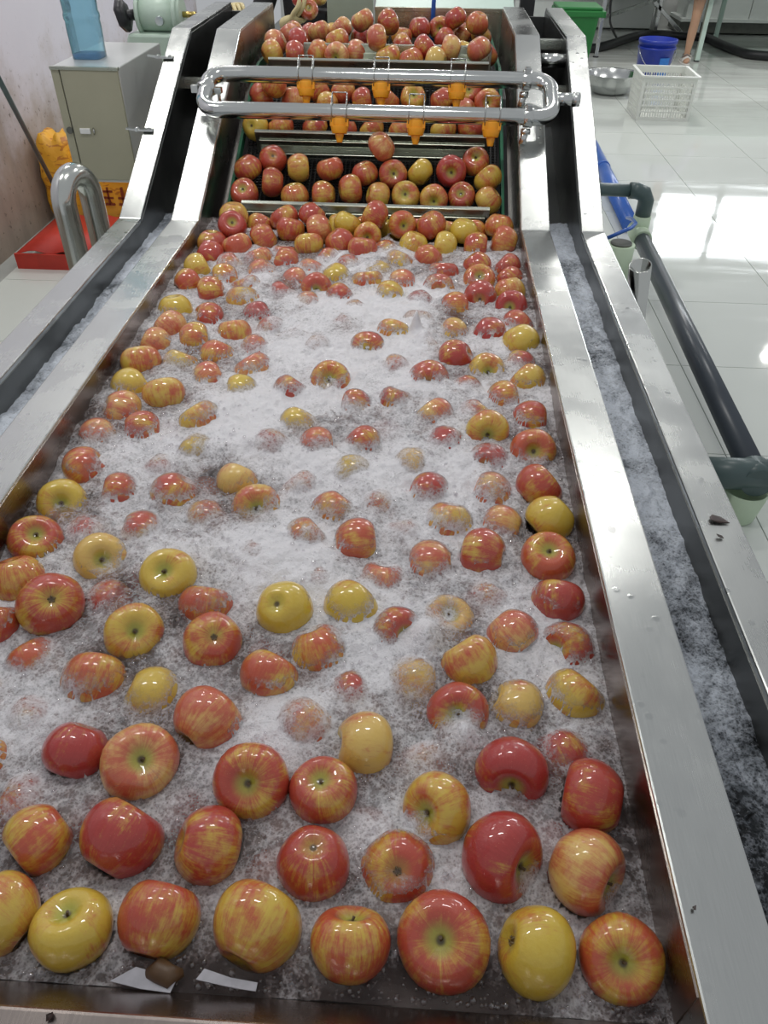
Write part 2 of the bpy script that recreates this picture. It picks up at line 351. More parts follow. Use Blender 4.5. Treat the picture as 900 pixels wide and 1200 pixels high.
# ------------------------------------------------------------------ the washing tank
tank = tag(empty('wash_tank', (0, 1.2, FLOOR)), 'long stainless steel fruit washing tank with side channels and rising rails', 'tank')
def T(mb, name, mat, bevel=0, label=None, kind=None, parent=None):   # part of the tank, built in world coordinates
    mb.v = [(x, y-1.2, z-FLOOR) for x, y, z in mb.v]
    return mb.build(name, mat, parent or tank, bevel, label, kind)
for sx in (-1, 1):
    def X(a, b): return (min(sx*a, sx*b), max(sx*a, sx*b))
    a, b = X(.5, .588)
    T(MB().prism([(.12, 0), (2.338, 0), (2.338, -.42), (.12, -.42)], a, b), 'inner_rim', M['steel'], .003)
    T(MB().prism([(2.338, 0), (3.2, .394), (3.2, .05), (2.338, -.42)], a, b), 'inner_slope', M['steel'], .003)
    T(MB().prism([(3.2, .394), (3.9, .402), (3.9, .05), (3.2, .05)], a, b), 'inner_top_rail', M['steel'], .003)
    a, b = X(.683, .753)
    T(MB().prism([(.12, 0), (2.338, 0), (2.338, -.46), (.12, -.46)], a, b), 'outer_rim', M['steel'], .003)
    T(MB().prism([(2.338, 0), (3.2, .394), (3.2, -.1), (2.338, -.46)], a, b), 'outer_slope', M['steel'], .003)
    T(MB().prism([(3.2, .394), (3.9, .402), (3.9, -.1), (3.2, -.1)], a, b), 'outer_top_rail', M['steel'], .003)
    # thin liners: channel shade and reflected apples put into their colour
    a, b = X(.6815, .683); T(MB().prism([(.30, -.012), (2.338, -.012), (3.2, .38), (3.9, .39), (3.9, -.08), (3.2, -.08), (2.338, -.42), (.30, -.42)], a, b), 'channel_shade_liner', M['steel_dark'])
    a, b = X(.588, .5895); T(MB().prism([(.30, -.012), (2.338, -.012), (3.2, .38), (3.9, .39), (3.9, .06), (3.2, .06), (2.338, -.42), (.30, -.42)], a, b), 'channel_shade_liner', M['steel_dark'])
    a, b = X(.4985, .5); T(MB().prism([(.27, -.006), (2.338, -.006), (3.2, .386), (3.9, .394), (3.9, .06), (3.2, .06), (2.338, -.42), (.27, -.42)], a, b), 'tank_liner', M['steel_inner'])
    a, b = X(.588, .683)
    T(MB().prism([(2.46, -.20), (3.25, .08), (3.9, .08), (3.9, .05), (3.25, .05), (2.46, -.23)], a, b), 'channel_shade_pan', M['steel_dark'])  # added dark plate so the gap along the slope reads as shade
    T(MB().box((a, 3.88, .08), (b, 3.9, .37)), 'channel_shade_end', M['steel_dark'])  # added plate that keeps light out of the far channel opening
    T(MB().box((a, 3.02, .232), (b, 3.06, .262)), 'cross_bar', M['steel_belt'])
    # legs
    for y in (.45, 2.2, 3.7): T(MB().box((sx*.72-.025, y-.025, FLOOR), (sx*.72+.025, y+.025, -.1 if y > 3 else -.46)), 'leg', M['steel'])
T(MB().prism([(.12, 0), (.222, 0), (.268, -.085), (.36, -.42), (.12, -.42)], -.5, .5), 'front_wall', M['steel_inner'], .003)
for sx in (-1, 1): T(MB().box((min(sx*.588, sx*.683), .12, -.42), (max(sx*.588, sx*.683), .25, 0)), 'channel_front', M['steel'], .002)
T(MB().box((-.753, .12, -.46), (.753, 3.2, -.42)), 'tank_floor', M['steel_dark'])
T(MB().tube([(.588, 3.14, .325), (.683, 3.14, .325)], .022, 12), 'cross_pipe', M['polished'])
T(MB().box((.588, 3.3, .335), (.683, 3.34, .365)), 'cross_bar', M['steel_belt'])

# ------------------------------------------------------------------ the conveyor belt with its flights
belt = tag(empty('conveyor_belt', K + Vector((0, 0, -.2))), 'black wire mesh conveyor with steel flights rising from the foam', 'conveyor')
def B(mb, name, mat, **kw):
    mb.v = [tuple(Vector(v)-belt.location) for v in mb.v]; return mb.build(name, mat, belt, **kw)
BD = .150                                      # depth of the belt under the rims
belt_path = [on_incline(0, -.35, BD), on_incline(0, .885, BD), Vector((0, 3.30, .248)), Vector((0, 3.95, .255))]
def along(t):                                  # t metres along the belt path
    for a, b in zip(belt_path, belt_path[1:]):
        L = (b-a).length
        if t <= L: return a + (b-a)*(t/L)
        t -= L
    return belt_path[-1]
LEN = sum((b-a).length for a, b in zip(belt_path, belt_path[1:]))
mb = MB(); t = 0
while t < LEN:
    p = along(t); mb.bar(p + Vector((-.445, 0, 0)), p + Vector((.445, 0, 0)), .004, .004); t += .0135
for i in range(60):
    x = -.44 + .88*i/59
    for a, b in zip(belt_path, belt_path[1:]): mb.bar(a + Vector((x, 0, .003)), b + Vector((x, 0, .003)), .0035, .0035)
B(mb, 'wire_mesh', M['black_wire'], kind='stuff')
mb = MB()
for a, b in zip(belt_path, belt_path[1:]): mb.bar(a + Vector((0, .0, -.05)), b + Vector((0, 0, -.05)), .98, .006)
B(mb, 'under_pan', M['black'])
for x in (-.462, .462):
    g = MB()
    for a, b in zip(belt_path, belt_path[1:]): g.bar(a + Vector((x, 0, .012)), b + Vector((x, 0, .012)), .010, .03)
    B(g, 'side_guide', M['guide_green'])
def flight(c, up, fwd, x0=-.400, x1=.412):
    fl_ = MB(); a = Vector((x0, 0, 0)); b = Vector((x1, 0, 0)); h = .085
    fl_.bar(c + a + up*h/2, c + b + up*h/2, .004, h, up)
    fl_.bar(c + a + up*h + fwd*.005, c + b + up*h + fwd*.005, .012, .003, up)
    o = B(fl_, 'flight', M['steel_belt'], bevel=.0012)
    lp = MB(); lp.bar(c + a*.97 - fwd*.014 + up*.010, c + b*.97 - fwd*.014 + up*.010, .026, .020, up); lp.bar(c + a*.97 - fwd*.006 + up*.048, c + b*.97 - fwd*.006 + up*.048, .006, .020, up)
    lp.v = [tuple(Vector(v)-belt.location) for v in lp.v]; lp.build('flight_foot', M['steel_green'], o, bevel=.002)
FLIGHT_S = (.151, .490, .879)
for s_ in FLIGHT_S: flight(on_incline(0, s_, BD), N, U)
flight(Vector((.07, 3.335, .25)), Vector((0, 0, 1)), Vector((0, 1, 0)), -.36, .36)

# ------------------------------------------------------------------ spray pipe over the incline
spray = tag(empty('spray_pipe', on_incline(0, .5, -.06)), 'polished steel spray pipe loop with orange nozzles bolted across the conveyor rails', 'pipe')
def SP(mb, name, mat, parent=None, **kw):
    mb.v = [tuple(Vector(v)-spray.location) for v in mb.v]; return mb.build(name, mat, parent or spray, **kw)
HS = -.062; R_T = .0255
c1 = at_incline(262, 85, HS); c2 = at_incline(641, 96, HS); c3 = at_incline(641, 138, HS); c4 = at_incline(252, 128, HS)
s_far = (U.dot(c1-K) + U.dot(c2-K))/2; s_near = (U.dot(c3-K) + U.dot(c4-K))/2; xl = -.545; xr = .600; RC = .052; path = []
for (cx_, cs_, a0) in ((xl+RC, s_far-RC, PI/2), (xl+RC, s_near+RC, PI), (xr-RC, s_near+RC, 1.5*PI), (xr-RC, s_far-RC, 2*PI)):
    for k in range(9): a = a0 + PI/2*k/8; path.append(on_incline(cx_+RC*math.cos(a), cs_+RC*math.sin(a), HS))
    if abs(a0-PI) < .01 or abs(a0-2*PI) < .01:
        sg = 1 if a0 < 4 else -1
        for k in range(1, 14): path.append(on_incline(cx_+sg*(xr-xl-2*RC)*k/14, s_near if sg > 0 else s_far, HS))
SP(MB().tube(path, R_T, 20, closed=True), 'pipe_loop', M['polished'])
mid = (s_far+s_near)/2; xe = xr
SP(MB().tube([on_incline(xe, mid, HS), on_incline(xe+.085, mid, HS)], .019, 18).tube([on_incline(xe+.07, mid, HS), on_incline(xe+.092, mid, HS)], .022, 18), 'inlet_stub', M['polished'])
for (px, py, s_) in ((357, 100, s_far), (446, 102, s_far), (536, 105, s_far), (396, 148, s_near), (487, 152, s_near), (577, 160, s_near)):
    x = at_incline(px, py, HS).x; dn = -N*.75 - U*.66; dn.normalize(); c = on_incline(x, s_, HS)
    nz = SP(MB().tube([c+dn*.018, c+dn*.04], .026, 16).tube([c+dn*.04, c+dn*.062], [.030, .024], 16).tube([c+dn*.062, c+dn*.088], [.015, .009], 12).bar(c+dn*.030+Vector((-.030,0,0)), c+dn*.030+Vector((.030,0,0)), .030, .022, dn), 'nozzle', M['orange'], bevel=.001)
    clip = MB()
    for e in (-.024, .024):
        q = [c + Vector((e, 0, 0)) + (dn*math.cos(a) + U.cross(Vector((1,0,0)))*0 + (dn.cross(Vector((1,0,0))))*math.sin(a))*(R_T+.003) for a in [PI*.12 + k*PI*.16 for k in range(8)]]
        q.append(c + Vector((e, 0, 0)) - dn*.058); clip.tube(q[-5:], .0018, 6)
        clip.tube([c+Vector((e,0,0))+dn*.03-N.cross(Vector((1,0,0)))*.0+(dn.cross(Vector((1,0,0))))*.029, c+Vector((e,0,0))-dn*.02+(dn.cross(Vector((1,0,0))))*.031, c+Vector((e,0,0))-dn*.058], .0018, 6)
    clip.tube([c+Vector((-.024,0,0))-dn*.058, c+Vector((.024,0,0))-dn*.058], .0018, 6)
    SP(clip, 'wire_clip', M['wire'], nz)
for s_ in (s_far, s_near):
    c = on_incline(.522, s_, HS)
    cl = SP(MB().tube([c+Vector((-.014,0,0)), c+Vector((.014,0,0))], R_T+.006, 18).box(c+N*.024-Vector((.01,.012,.01)), c+N*.024+Vector((.01,.012,.018))), 'pipe_clamp', M['polished'], bevel=.002)
    SP(MB().tube([on_incline(.518, s_-.02, -.03), on_incline(.510, s_-.05, .0)], .012, 12).tube([on_incline(.518, s_-.018, -.033), on_incline(.518, s_-.03, -.02)], .016, 8), 'clamp_bolt', M['polished'], cl)
c = on_incline(xl, mid+.01, HS)
SP(MB().tube([c+Vector((-.012,-.014,-.006)), c+Vector((.012,.014,.006))], R_T+.004, 16).box(c+Vector((-.05,-.012,-.012)), c+Vector((-.026,.012,.012))).box(c+Vector((.028,-.012,-.012)), c+Vector((.052,.012,.006))).tube([c+Vector((.04,0,0)), c+Vector((.04,-.0,-.05))], .006, 8), 'pipe_clamp', M['polished'], bevel=.002)

# ------------------------------------------------------------------ apples
def apple_mesh(seed, nu=26, nv=18, name='apple'):
    r = random.Random(seed); lob = r.uniform(.015, .035); ph = r.uniform(0, 6); asym = r.uniform(-.035, .035); tall = r.uniform(.90, .98); ph2 = r.uniform(0, 6)
    vs = []; fs = []
    for i in range(nv+1):
        t = PI*i/nv
        for j in range(nu):
            a = 2*PI*j/nu
            rr = math.sin(t)*(1+.07*math.cos(t))*(1 + lob*math.cos(5*a+ph)*(.5-.5*math.cos(t)) + asym*math.cos(a+ph2)*.6 + .02*math.cos(2*a+ph))
            z = math.cos(t)*tall - .42*math.exp(-(t/.42)**2) + .27*math.exp(-((PI-t)/.34)**2) + asym*.7*math.cos(a+ph2)*math.sin(t)
            vs.append((rr*math.cos(a), rr*math.sin(a), z))
    for i in range(nv):
        for j in range(nu): fs.append((i*nu+j, (i+1)*nu+j, (i+1)*nu+(j+1) % nu, i*nu+(j+1) % nu))
    me = bpy.data.meshes.new(name); me.from_pydata(vs, [], fs); me.polygons.foreach_set('use_smooth', [True]*len(fs))
    bm = bmesh.new(); bm.from_mesh(me); bmesh.ops.remove_doubles(bm, verts=bm.verts, dist=1e-5); bmesh.ops.recalc_face_normals(bm, faces=bm.faces); bm.to_mesh(me); bm.free()
    me.materials.append(M['apple']); return me
AM = [apple_mesh(i) for i in range(7)]
def small_mesh(mb, name, mat):
    o = mb.build(name, mat); me = o.data; bpy.data.objects.remove(o); return me
stem_me = small_mesh(MB().tube([(0, 0, .42), (.015, 0, .54), (.05, .02, .64)], [.045, .032, .04], 7), 'stem', M['stem'])
cal = MB()
for k in range(5):
    a = 2*PI*k/5; cal.tube([(.05*math.cos(a), .05*math.sin(a), -.60), (.11*math.cos(a), .11*math.sin(a), -.67), (.06*math.cos(a+.4), .06*math.sin(a+.4), -.74)], [.035, .03, .008], 5)
calyx_me = small_mesh(cal, 'calyx', M['calyx'])
KIND = {  # blush, crimson, pale
 'R': (.96, .95, 0.0), 'r': (.76, .70, .06), 'o': (.66, .18, .10), 'm': (.47, .25, .12), 'y': (.12, .35, .03), 'p': (.66, .45, .60), 't': (.58, .25, .50), 'g': (.24, .3, .45)}
LOOK = {'R': 'crimson apple', 'r': 'red apple', 'o': 'orange-red apple', 'm': 'red-and-yellow striped apple', 'y': 'yellow-green apple', 'p': 'pinkish apple', 't': 'tan-blushed apple', 'g': 'pale yellow apple'}
def water_level(y):
    t = min(1, max(0, (y-.45)/1.2)); return -.088 + .040*t*t*(3-2*t)
# px, py, kind, depth (-1 pushed up on the pile, 0 floating high .. 2 nearly under), optional dimple (dx, dy, s stem | c calyx), optional radius
TANK = """
5 1073 m 0;81 1088 y 0 .1 -.72 s;186 1077 r 0;301 1084 m 0 . . . .048;411 1106 o 0 .1 -.93 s;520 1103 r 0 -.12 0 s .049;628 1114 y 0 -.85 .1 c;733 1122 o 0 .18 .15 s
36 966 o .2;138 972 R .1 . . . .048;242 981 r .2;366 1003 r .2 .05 -.5 c;468 1005 r .7 0 .05 c;587 990 R .1 .86 .12 s .050;686 1016 t 0 .95 .05 s .047;703 925 R .1 . . . .046
70 876 R .4;160 883 p .1 .1 -.1 s .048;293 905 r .1 -.22 .08 s .047;381 915 r .3 -.1 -.5 s;508 920 m .5 -.5 .25 s;612 886 R .5 .1 .6 s .046;446 866 g .9
240 832 p .5 . . . .047;525 825 r .6 0 .1 s;612 825 g 1.0;685 822 m 1.1;457 793 g 1.6;382 830 p 1.2;163 800 y 1.3;80 800 o 1.0;320 778 o .6;388 760 o 1.0;548 767 m .5;672 748 r 1.0 -.5 .2 s;598 725 p .8
655 690 r .6;645 648 o .3 0 -.5 s;643 600 y .3;632 560 r .4;626 517 o .4 .08 0 s;570 488 m .4 .05 .3 s;622 478 r 1.2;574 528 R 1.0 -.2 .1 c;523 508 R 1.2;520 475 t 1.2
340 708 y .3 -.3 -.3 c;463 722 r .8 .5 .1 s .040;424 688 y .8;536 705 g 1.4 .15 -.5 s;247 741 r .3 .1 -.2 c;152 733 m .3 .1 -.1 s;236 695 o 1.1;198 665 y .4 -.2 -.35 s;113 650 g .9 .05 0 s
63 707 r .3 .1 -.2 c .049;16 668 o .5;-8 722 r .6;45 620 r .4 .1 -.4 s;70 578 y .8 -.1 -.1 s;97 536 o .7;30 760 o 1.4;208 568 r 1.0;137 566 r 1.2;155 612 r 1.5
293 580 m .9 0 0 s;278 553 g 1.2;410 543 y 1.2;397 588 o 1.2;365 617 o 1.3;423 627 o .8;495 653 p 1.2;560 642 r .9;592 608 p 1.1;511 598 m 1.0;580 572 p 1.2;505 568 r 1.4
483 533 g 1.5;455 668 p 1.4;320 513 r 1.2;366 510 o 1.1;425 508 r 1.5;228 517 y 1.4;166 416 o .3;190 452 m .4;150 443 y .8;141 467 p .7;161 493 r .8;113 500 p 1.1
233 480 m .7;181 393 p .7;226 387 o .7;210 417 y 1.1;253 406 o .9;277 381 o .7;296 418 p 1.4;281 447 y 1.4;240 428 p 1.6;197 375 p .6
387 435 o .6 -.1 -.2 s;340 446 r 1.2;430 398 r .8 0 0 c;461 381 m .8;351 487 y 1.4;515 436 r .7 0 .1 c;461 422 p 1.6;466 458 r 1.4;415 464 r 1.6
536 409 R .5;574 381 R .8;613 394 y .3;607 416 r 1.1;571 430 m .8 .1 0 s;629 448 m .9;603 449 o 1.1;566 447 r 1.5;566 466 r 1.5;533 380 g 1.2;501 398 o 1.4;613 371 r 1.2
283 260 R -.8 0 -.4 s;306 254 m -.7;320 251 r -.4;340 252 r -1;341 265 r -.5;374 255 r -1;379 267 p -.6;372 279 m .1;320 277 r -.1;281 278 o .2;256 278 r .3;252 288 R .5;302 294 p 1.1
264 299 o 1.0;232 307 y .3;308 308 p 1.2;261 315 o 1.0;224 326 o .5;242 332 r .5;287 328 r 1.1;347 299 r .9;340 287 p 1.3;349 317 p 1.3;373 330 r .7 0 .1 s;361 302 p 1.3
393 298 r 1.1;397 312 y .9;283 341 m 1.0;331 335 r 1.5;361 347 p 1.5;303 360 R 1.1;204 353 y .5;242 361 r 1.1;399 341 r .9;312 377 r 1.6
395 281 r -.1;397 257 y -.8;407 263 y -.6;408 252 o -1;422 272 m -.3 0 .1 s;412 283 r .1;449 254 y -.9;438 263 r -.5;470 261 o -.7 .2 .1 s;484 251 r -1;501 265 r -.5
522 261 m -.7;550 255 o -.8 0 .2 s;539 267 y -.3;556 277 r .1;581 267 o -.6;587 282 o -.1;514 275 y .4;480 277 y .4;446 283 r .7;503 294 o .5;561 303 r .4 . . .;461 295 m 1.0
520 311 r .8;562 319 o .6 .05 -.5 s;598 333 m .5;598 318 r .9;597 305 r .9;436 322 m .7;465 323 p .9;456 338 y .7;514 329 r .8 0 0 c;560 340 R .6 0 .1 c;601 351 R .5 -.2 0 s;536 349 o .9
495 347 R 1.1;432 306 y 1.3;413 353 p 1.5;491 368 o 1.2;404 299 r 1.0;10 800 p 1.8;30 820 o 1.9;5 880 o 1.4;20 905 r 1.9;100 690 r 1.9;300 640 o 1.8;380 680 r 1.9;480 610 r 1.8;185 540 r 1.8;350 560 p 1.8;440 585 o 1.8
240 590 r 1.8;95 615 r 1.9;560 690 r 1.9;420 790 r 1.9;655 850 r 1.9;480 880 o 1.9;400 370 o 1.7;370 400 p 1.7;300 400 p 1.8
"""
# lines start a new catalogue line only for reading; order does not matter
def parse(txt):
    out = []
    for it in txt.replace('\n', ';').split(';'):
        w = it.split()
        if not w: continue
        d = dict(px=float(w[0]), py=float(w[1]), k=w[2], s=float(w[3]), dim=None, r=None)
        if len(w) >= 7 and w[4] != '.': d['dim'] = (float(w[4]), float(w[5]), w[6])
        if len(w) >= 8: d['r'] = float(w[7])
        out.append(d)
    return out
apples = parse(TANK)
for a in apples:
    a['r'] = (a['r'] or random.uniform(.0415, .0455))*1.055; r = a['r']; s = a['s'] = a['s'] if a['s'] < 1 else 1 + (a['s']-1)*.6
    p0 = at_z(a['px'], a['py'], -.06); wl = water_level(p0.y)
    if s < 0: c = .010 - s*.024                       # centre above the water, pushed up on others
    else: c = .010 - s*.0245
    top = c + r; h = c if c > .008 else max((top + max(c-r, 0))/2, 0.004)
    p = at_z(a['px'], a['py'], wl + h); wl = water_level(p.y)
    a['p'] = np.array([p.x, p.y, wl + c]); a['c'] = c
# push overlapping neighbours apart
def relax(P, R, iters, lim, planes=None):
    for it in range(iters):
        d = P[:, None, :] - P[None, :, :]; L = np.sqrt((d**2).sum(-1)) + 1e-9; need = (R[:, None] + R[None, :])*.985; ov = np.where(L < need, need - L, 0); np.fill_diagonal(ov, 0)
        if ov.max() < 1e-4: break
        mv = (d/L[..., None])*ov[..., None]*.42
        P = P + mv.sum(1)*np.array([1, 1, .35]) if planes is None else planes(P + mv.sum(1))
        P[:, 0] = np.clip(P[:, 0], -.497+R, .497-R); P = lim(P, R)
    return P
P = np.array([a['p'] for a in apples]); R = np.array([a['r'] for a in apples])
def lim_tank(P, R):
    lo = .268 + R*.9
    P[:, 1] = np.maximum(P[:, 1], lo)
    # the flight and belt behind
    s = (P - np.array([0, K.y, K.z])) @ np.array(U); n = -((P - np.array([0, K.y, K.z])) @ np.array(N))
    over = np.where(s > -.1, np.maximum(0, n - (BD - R - .004)), 0); P = P + over[:, None]*np.array(N)
    s = (P - np.array([0, K.y, K.z])) @ np.array(U); P = P - np.maximum(0, s - (FLIGHT_S[0] - .024 - R))[:, None]*np.array(U)
    return P
P = relax(P, R, 160, lim_tank)
for a, p in zip(apples, P): a['p'] = p

CONV = """1:287 227 r 0 -.2 -.5 s;319 214 r 0;345.5 229 o 0;379 229 m 0;411 222 o 0;443 230 m 0;479 230 m 0 -.1 -.2 s;512 233 m 0 0 .2 s;545 232 r 0 -.1 -.35 s;578 233 m 0
1:289 197 r 1;319 187 r 1 0 -.3 c;350 197 m 1;387 198 o 1;431 203 r 1;456 202 r 1 .1 -.1 s;448 178 p 2;492.6 202 y 1;529 201 R 1 0 .1 s .052;561 194 r 1 0 -.5 s;580 208 m 1
2:292 150 y 0 -.4 -.1 c;325.5 149 o 0;369 149 r 0;403 151 r 0;436 151 o 0;470 153 o 0;521 153 m 0;549.6 152 r 0
2:301 114 r 1;320 104 o 2;344 116 p 1;371 108 r 1;382 122 m 1;403 108 r 1;424 118 r 1;453 118 o 1;484 115 m 1 .1 -.4 s;518 117 r 1;553 110 r 1 0 -.2 s;550 127 p 1;579 120 o 1 0 0 s
3:304 62 m 0;336 62 r 0;365 62 o 0;395 65 t 0 -.2 .2 s;420 63 p 0;451 66 m 0;481 69 o 0;512 70 g 0;544 63 y 0;581 66 r 0;322 50 p 1;347 52 R 1;387 54 o 1;445 57 p 1;473 54 r 1;497 59 r 1;524 60 p 1;565 60 p 1
4:318 38 o 0;340 41 p 0;364 41 r 0;389 43 g 0;418 46 R 0;444 42 g 0;471 44 r 0;521 46 r 0;547 44 p 0;577 45 r 0;376 37 p 1;402 37 p 1;425 24 p 2 . . . .047;455 26 r 2;495 33 r 1;520 33 r 1 0 0 s;536 34 r 1;557 36 o 1"""
cap = []
for ln in CONV.split('\n'):
    tier, rest = ln.split(':')
    for a in parse(rest):
        a['tier'] = int(tier); a['r'] = a['r'] or random.uniform(.0450, .0485); r = a['r']; lay = a['s']
        if a['tier'] <= 2:
            p = at_incline(a['px'], a['py'], BD - r - .004 - (.045 if lay == 2 else 0))
        elif a['tier'] == 3: p = at_z(a['px'], a['py'], .300 + .022*lay)
        else: p = at_z(a['px'], a['py'], .300 + .030*lay + (.02 if lay == 2 else 0))
        a['p'] = np.array(p); cap.append(a)
P = np.array([a['p'] for a in cap]); R = np.array([a['r'] for a in cap]); TR = np.array([a['tier'] for a in cap])
Un, Nn, Kn = np.array(U), np.array(N), np.array(K)
def lim_conv(P, R):
    P[:, 0] = np.clip(P[:, 0], -.458+R, .458-R)
    s = (P-Kn) @ Un; n = -((P-Kn) @ Nn)
    for k in (1, 2):
        m = TR == k
        P[m] -= np.minimum(0, s[m]-(FLIGHT_S[k-1]+.025+R[m]*.92))[:, None]*Un
        P[m] -= np.maximum(0, s[m]-(FLIGHT_S[k]-.03-R[m]))[:, None]*Un
        nn = -((P[m]-Kn) @ Nn); P[m] += np.maximum(0, nn-(BD-R[m]-.003))[:, None]*Nn
    m = TR >= 3
    fl_z = np.where(P[:, 1] < 3.30, .248, .252)
    P[m, 2] = np.maximum(P[m, 2], fl_z[m]+R[m]+.004); P[m, 1] = np.minimum(P[m, 1], 3.90-R[m])
    m = TR == 3; P[m, 1] = np.maximum(P[m, 1], 3.168+.024+R[m]*.8); P[m, 1] = np.minimum(P[m, 1], 3.335+.03+R[m])
    m = TR == 4; P[m, 1] = np.maximum(P[m, 1], 3.335+.024+R[m])
    return P
P = relax(P, R, 200, lim_conv, planes=lambda Q: Q)
for a, p in zip(cap, P): a['p'] = p

ORD = ['first', 'second', 'third', 'fourth', 'fifth', 'sixth', 'seventh', 'eighth', 'ninth', 'tenth', 'eleventh', 'twelfth', 'thirteenth', 'fourteenth', 'fifteenth', 'sixteenth', 'seventeenth', 'eighteenth', 'nineteenth', 'twentieth', 'twenty-first', 'twenty-second', 'twenty-third', 'twenty-fourth', 'twenty-fifth', 'twenty-sixth', 'twenty-seventh', 'twenty-eighth', 'twenty-ninth', 'thirtieth'] + ['thirty-%s' % x for x in ('first', 'second', 'third', 'fourth', 'fifth', 'sixth', 'seventh', 'eighth', 'ninth')] + ['fortieth'] + ['forty-%s' % x for x in ('first', 'second', 'third', 'fourth', 'fifth', 'sixth', 'seventh', 'eighth', 'ninth')]
def wet(a):
    s = a['s']
    if s <= 0: return 'riding high'
    if s < .6: return 'half out of foam'
    if s < 1.2: return 'low in foam'
    return 'nearly sunk'
# labels of the floating apples: files across the tank, counted from the near wall
FILES = ['along the left rim', 'second file from left rim', 'left of centre', 'right of centre', 'second file from right rim', 'along the right rim']
files = [[] for _ in range(6)]
for a in apples: files[int(min(5, max(0, (a['p'][0]+.5)*6)))].append(a)
for fi, lst in enumerate(files):
    for k, a in enumerate(sorted(lst, key=lambda a: a['p'][1])):
        w = {'s': ', stem hollow up', 'c': ', calyx up'}.get(a['dim'][2], '') if a['dim'] else ''
        a['label'] = f"{LOOK[a['k']]} {wet(a)}{w}, {ORD[k]} from front, {FILES[fi]}"
        if len(a['label'].split()) > 16: a['label'] = f"{LOOK[a['k']]} {wet(a)}, {ORD[k]} from front {FILES[fi]}"
front = sorted([a for a in apples if a['p'][1] < .41], key=lambda a: a['p'][0])
for k, a in enumerate(front):
    ex = {'y': 'with pink streaks' if k == 1 else 'with a smooth yellow skin'}.get(a['k'], 'with a dark stem hollow' if a['dim'] else 'with fine streaks')
    a['label'] = f"{LOOK[a['k']]} {ex}, {ORD[k]} from left against the near tank wall"
TN = {1: 'lowest conveyor flight', 2: 'second conveyor flight', 3: 'third conveyor flight', 4: 'topmost conveyor flight'}
for tr in (1, 2, 3, 4):
    for lay in (0, 1, 2):
        lst = sorted([a for a in cap if a['tier'] == tr and a['s'] == lay], key=lambda a: a['p'][0])
        for k, a in enumerate(lst):
            row = ['front row', 'back row', 'lying on top of the back row'][int(lay)]
            if lay == 2: a['label'] = f"{LOOK[a['k']]} {row} on the {TN[tr]}" + (', left one' if len(lst) > 1 and k == 0 else (', right one' if len(lst) > 1 else ''))
            else: a['label'] = f"{LOOK[a['k']]} on the {TN[tr]}, {row}, {ORD[k]} from left"
for a in apples: a['group'] = 'apples floating in the wash water'
for a in cap: a['group'] = 'apples lifted on the conveyor'
for i, a in enumerate(apples + cap):
    o = bpy.data.objects.new('apple', random.choice(AM)); COL.objects.link(o); p = Vector(a['p']); r = a['r']
    v = (cam_loc-p).normalized(); rt = v.cross(Vector((0, 0, 1))).normalized()*-1; rt = Vector((0, 0, 1)).cross(v).normalized(); up = v.cross(rt)
    if a['dim']:
        dx, dy, typ = a['dim']; dz = math.sqrt(max(0, 1-dx*dx-dy*dy)); ax = rt*dx - up*dy + v*dz; ax.normalize()
        if typ == 'c': ax = -ax
    else:
        th = random.uniform(0, 2*PI); ax = (rt*math.cos(th) + up*math.sin(th) - v*random.uniform(-.1, .35)).normalized(); typ = None
    q = Vector((0, 0, 1)).rotation_difference(ax) @ Quaternion((0, 0, 1), random.uniform(0, 2*PI))
    o.rotation_mode = 'QUATERNION'; o.rotation_quaternion = q; o.location = p; o.scale = (r, r, r)
    b, c, pl = KIND[a['k']]; o.color = (min(1, max(0, b+random.uniform(-.06, .06))), min(1, max(0, c+random.uniform(-.18, .18))), min(1, max(0, pl+random.uniform(-.08, .10))), 1)
    tag(o, a['label'], 'apple', a['group'])
    if typ:
        ch = bpy.data.objects.new('stem' if typ == 's' else 'calyx', stem_me if typ == 's' else calyx_me); COL.objects.link(ch); ch.parent = o
    a['o'] = o

# apples lower in the tank, beyond the three hundred, as one mass
vs, fs, cols = [], [], []
TP = np.array([a['p'] for a in apples]); TRr = np.array([a['r'] for a in apples]); placed = []
lowm = [(math.sin(PI*i/7), math.cos(PI*i/7)) for i in range(8)]
for tries in range(2600):
    x, y = random.uniform(-.45, .45), random.uniform(.42, 2.3); r = random.uniform(.040, .044); z = water_level(y) - random.uniform(.050, .075)
    c = np.array([x, y, z])
    if (np.sqrt(((TP-c)**2).sum(1)) < TRr+r).any(): continue
    if placed and (np.sqrt(((np.array([q_[0] for q_ in placed])-c)**2).sum(1)) < 2*r).any(): continue
    placed.append((c, r)); b = len(vs); col = random.choice([(.55, .05, .04, 1), (.50, .03, .04, 1), (.62, .16, .05, 1), (.60, .33, .08, 1)])
    for sr, cz in lowm:
        for j in range(12): vs.append((x+r*sr*math.cos(PI*j/6), y+r*sr*math.sin(PI*j/6), z+r*.92*cz)); cols.append(col)
    for i in range(7):
        for j in range(12): fs.append((b+i*12+j, b+(i+1)*12+j, b+(i+1)*12+(j+1) % 12, b+i*12+(j+1) % 12))
me = bpy.data.meshes.new('submerged_apples'); me.from_pydata(vs, [], fs); me.polygons.foreach_set('use_smooth', [True]*len(fs))
at = me.color_attributes.new('tint', 'FLOAT_COLOR', 'POINT'); at.data.foreach_set('color', [c for q_ in cols for c in q_]); me.materials.append(M['sunk'])
o = bpy.data.objects.new('submerged_apples', me); COL.objects.link(o); tag(o, 'mass of red and yellow apples deep under the foam', 'apples', kind='stuff')

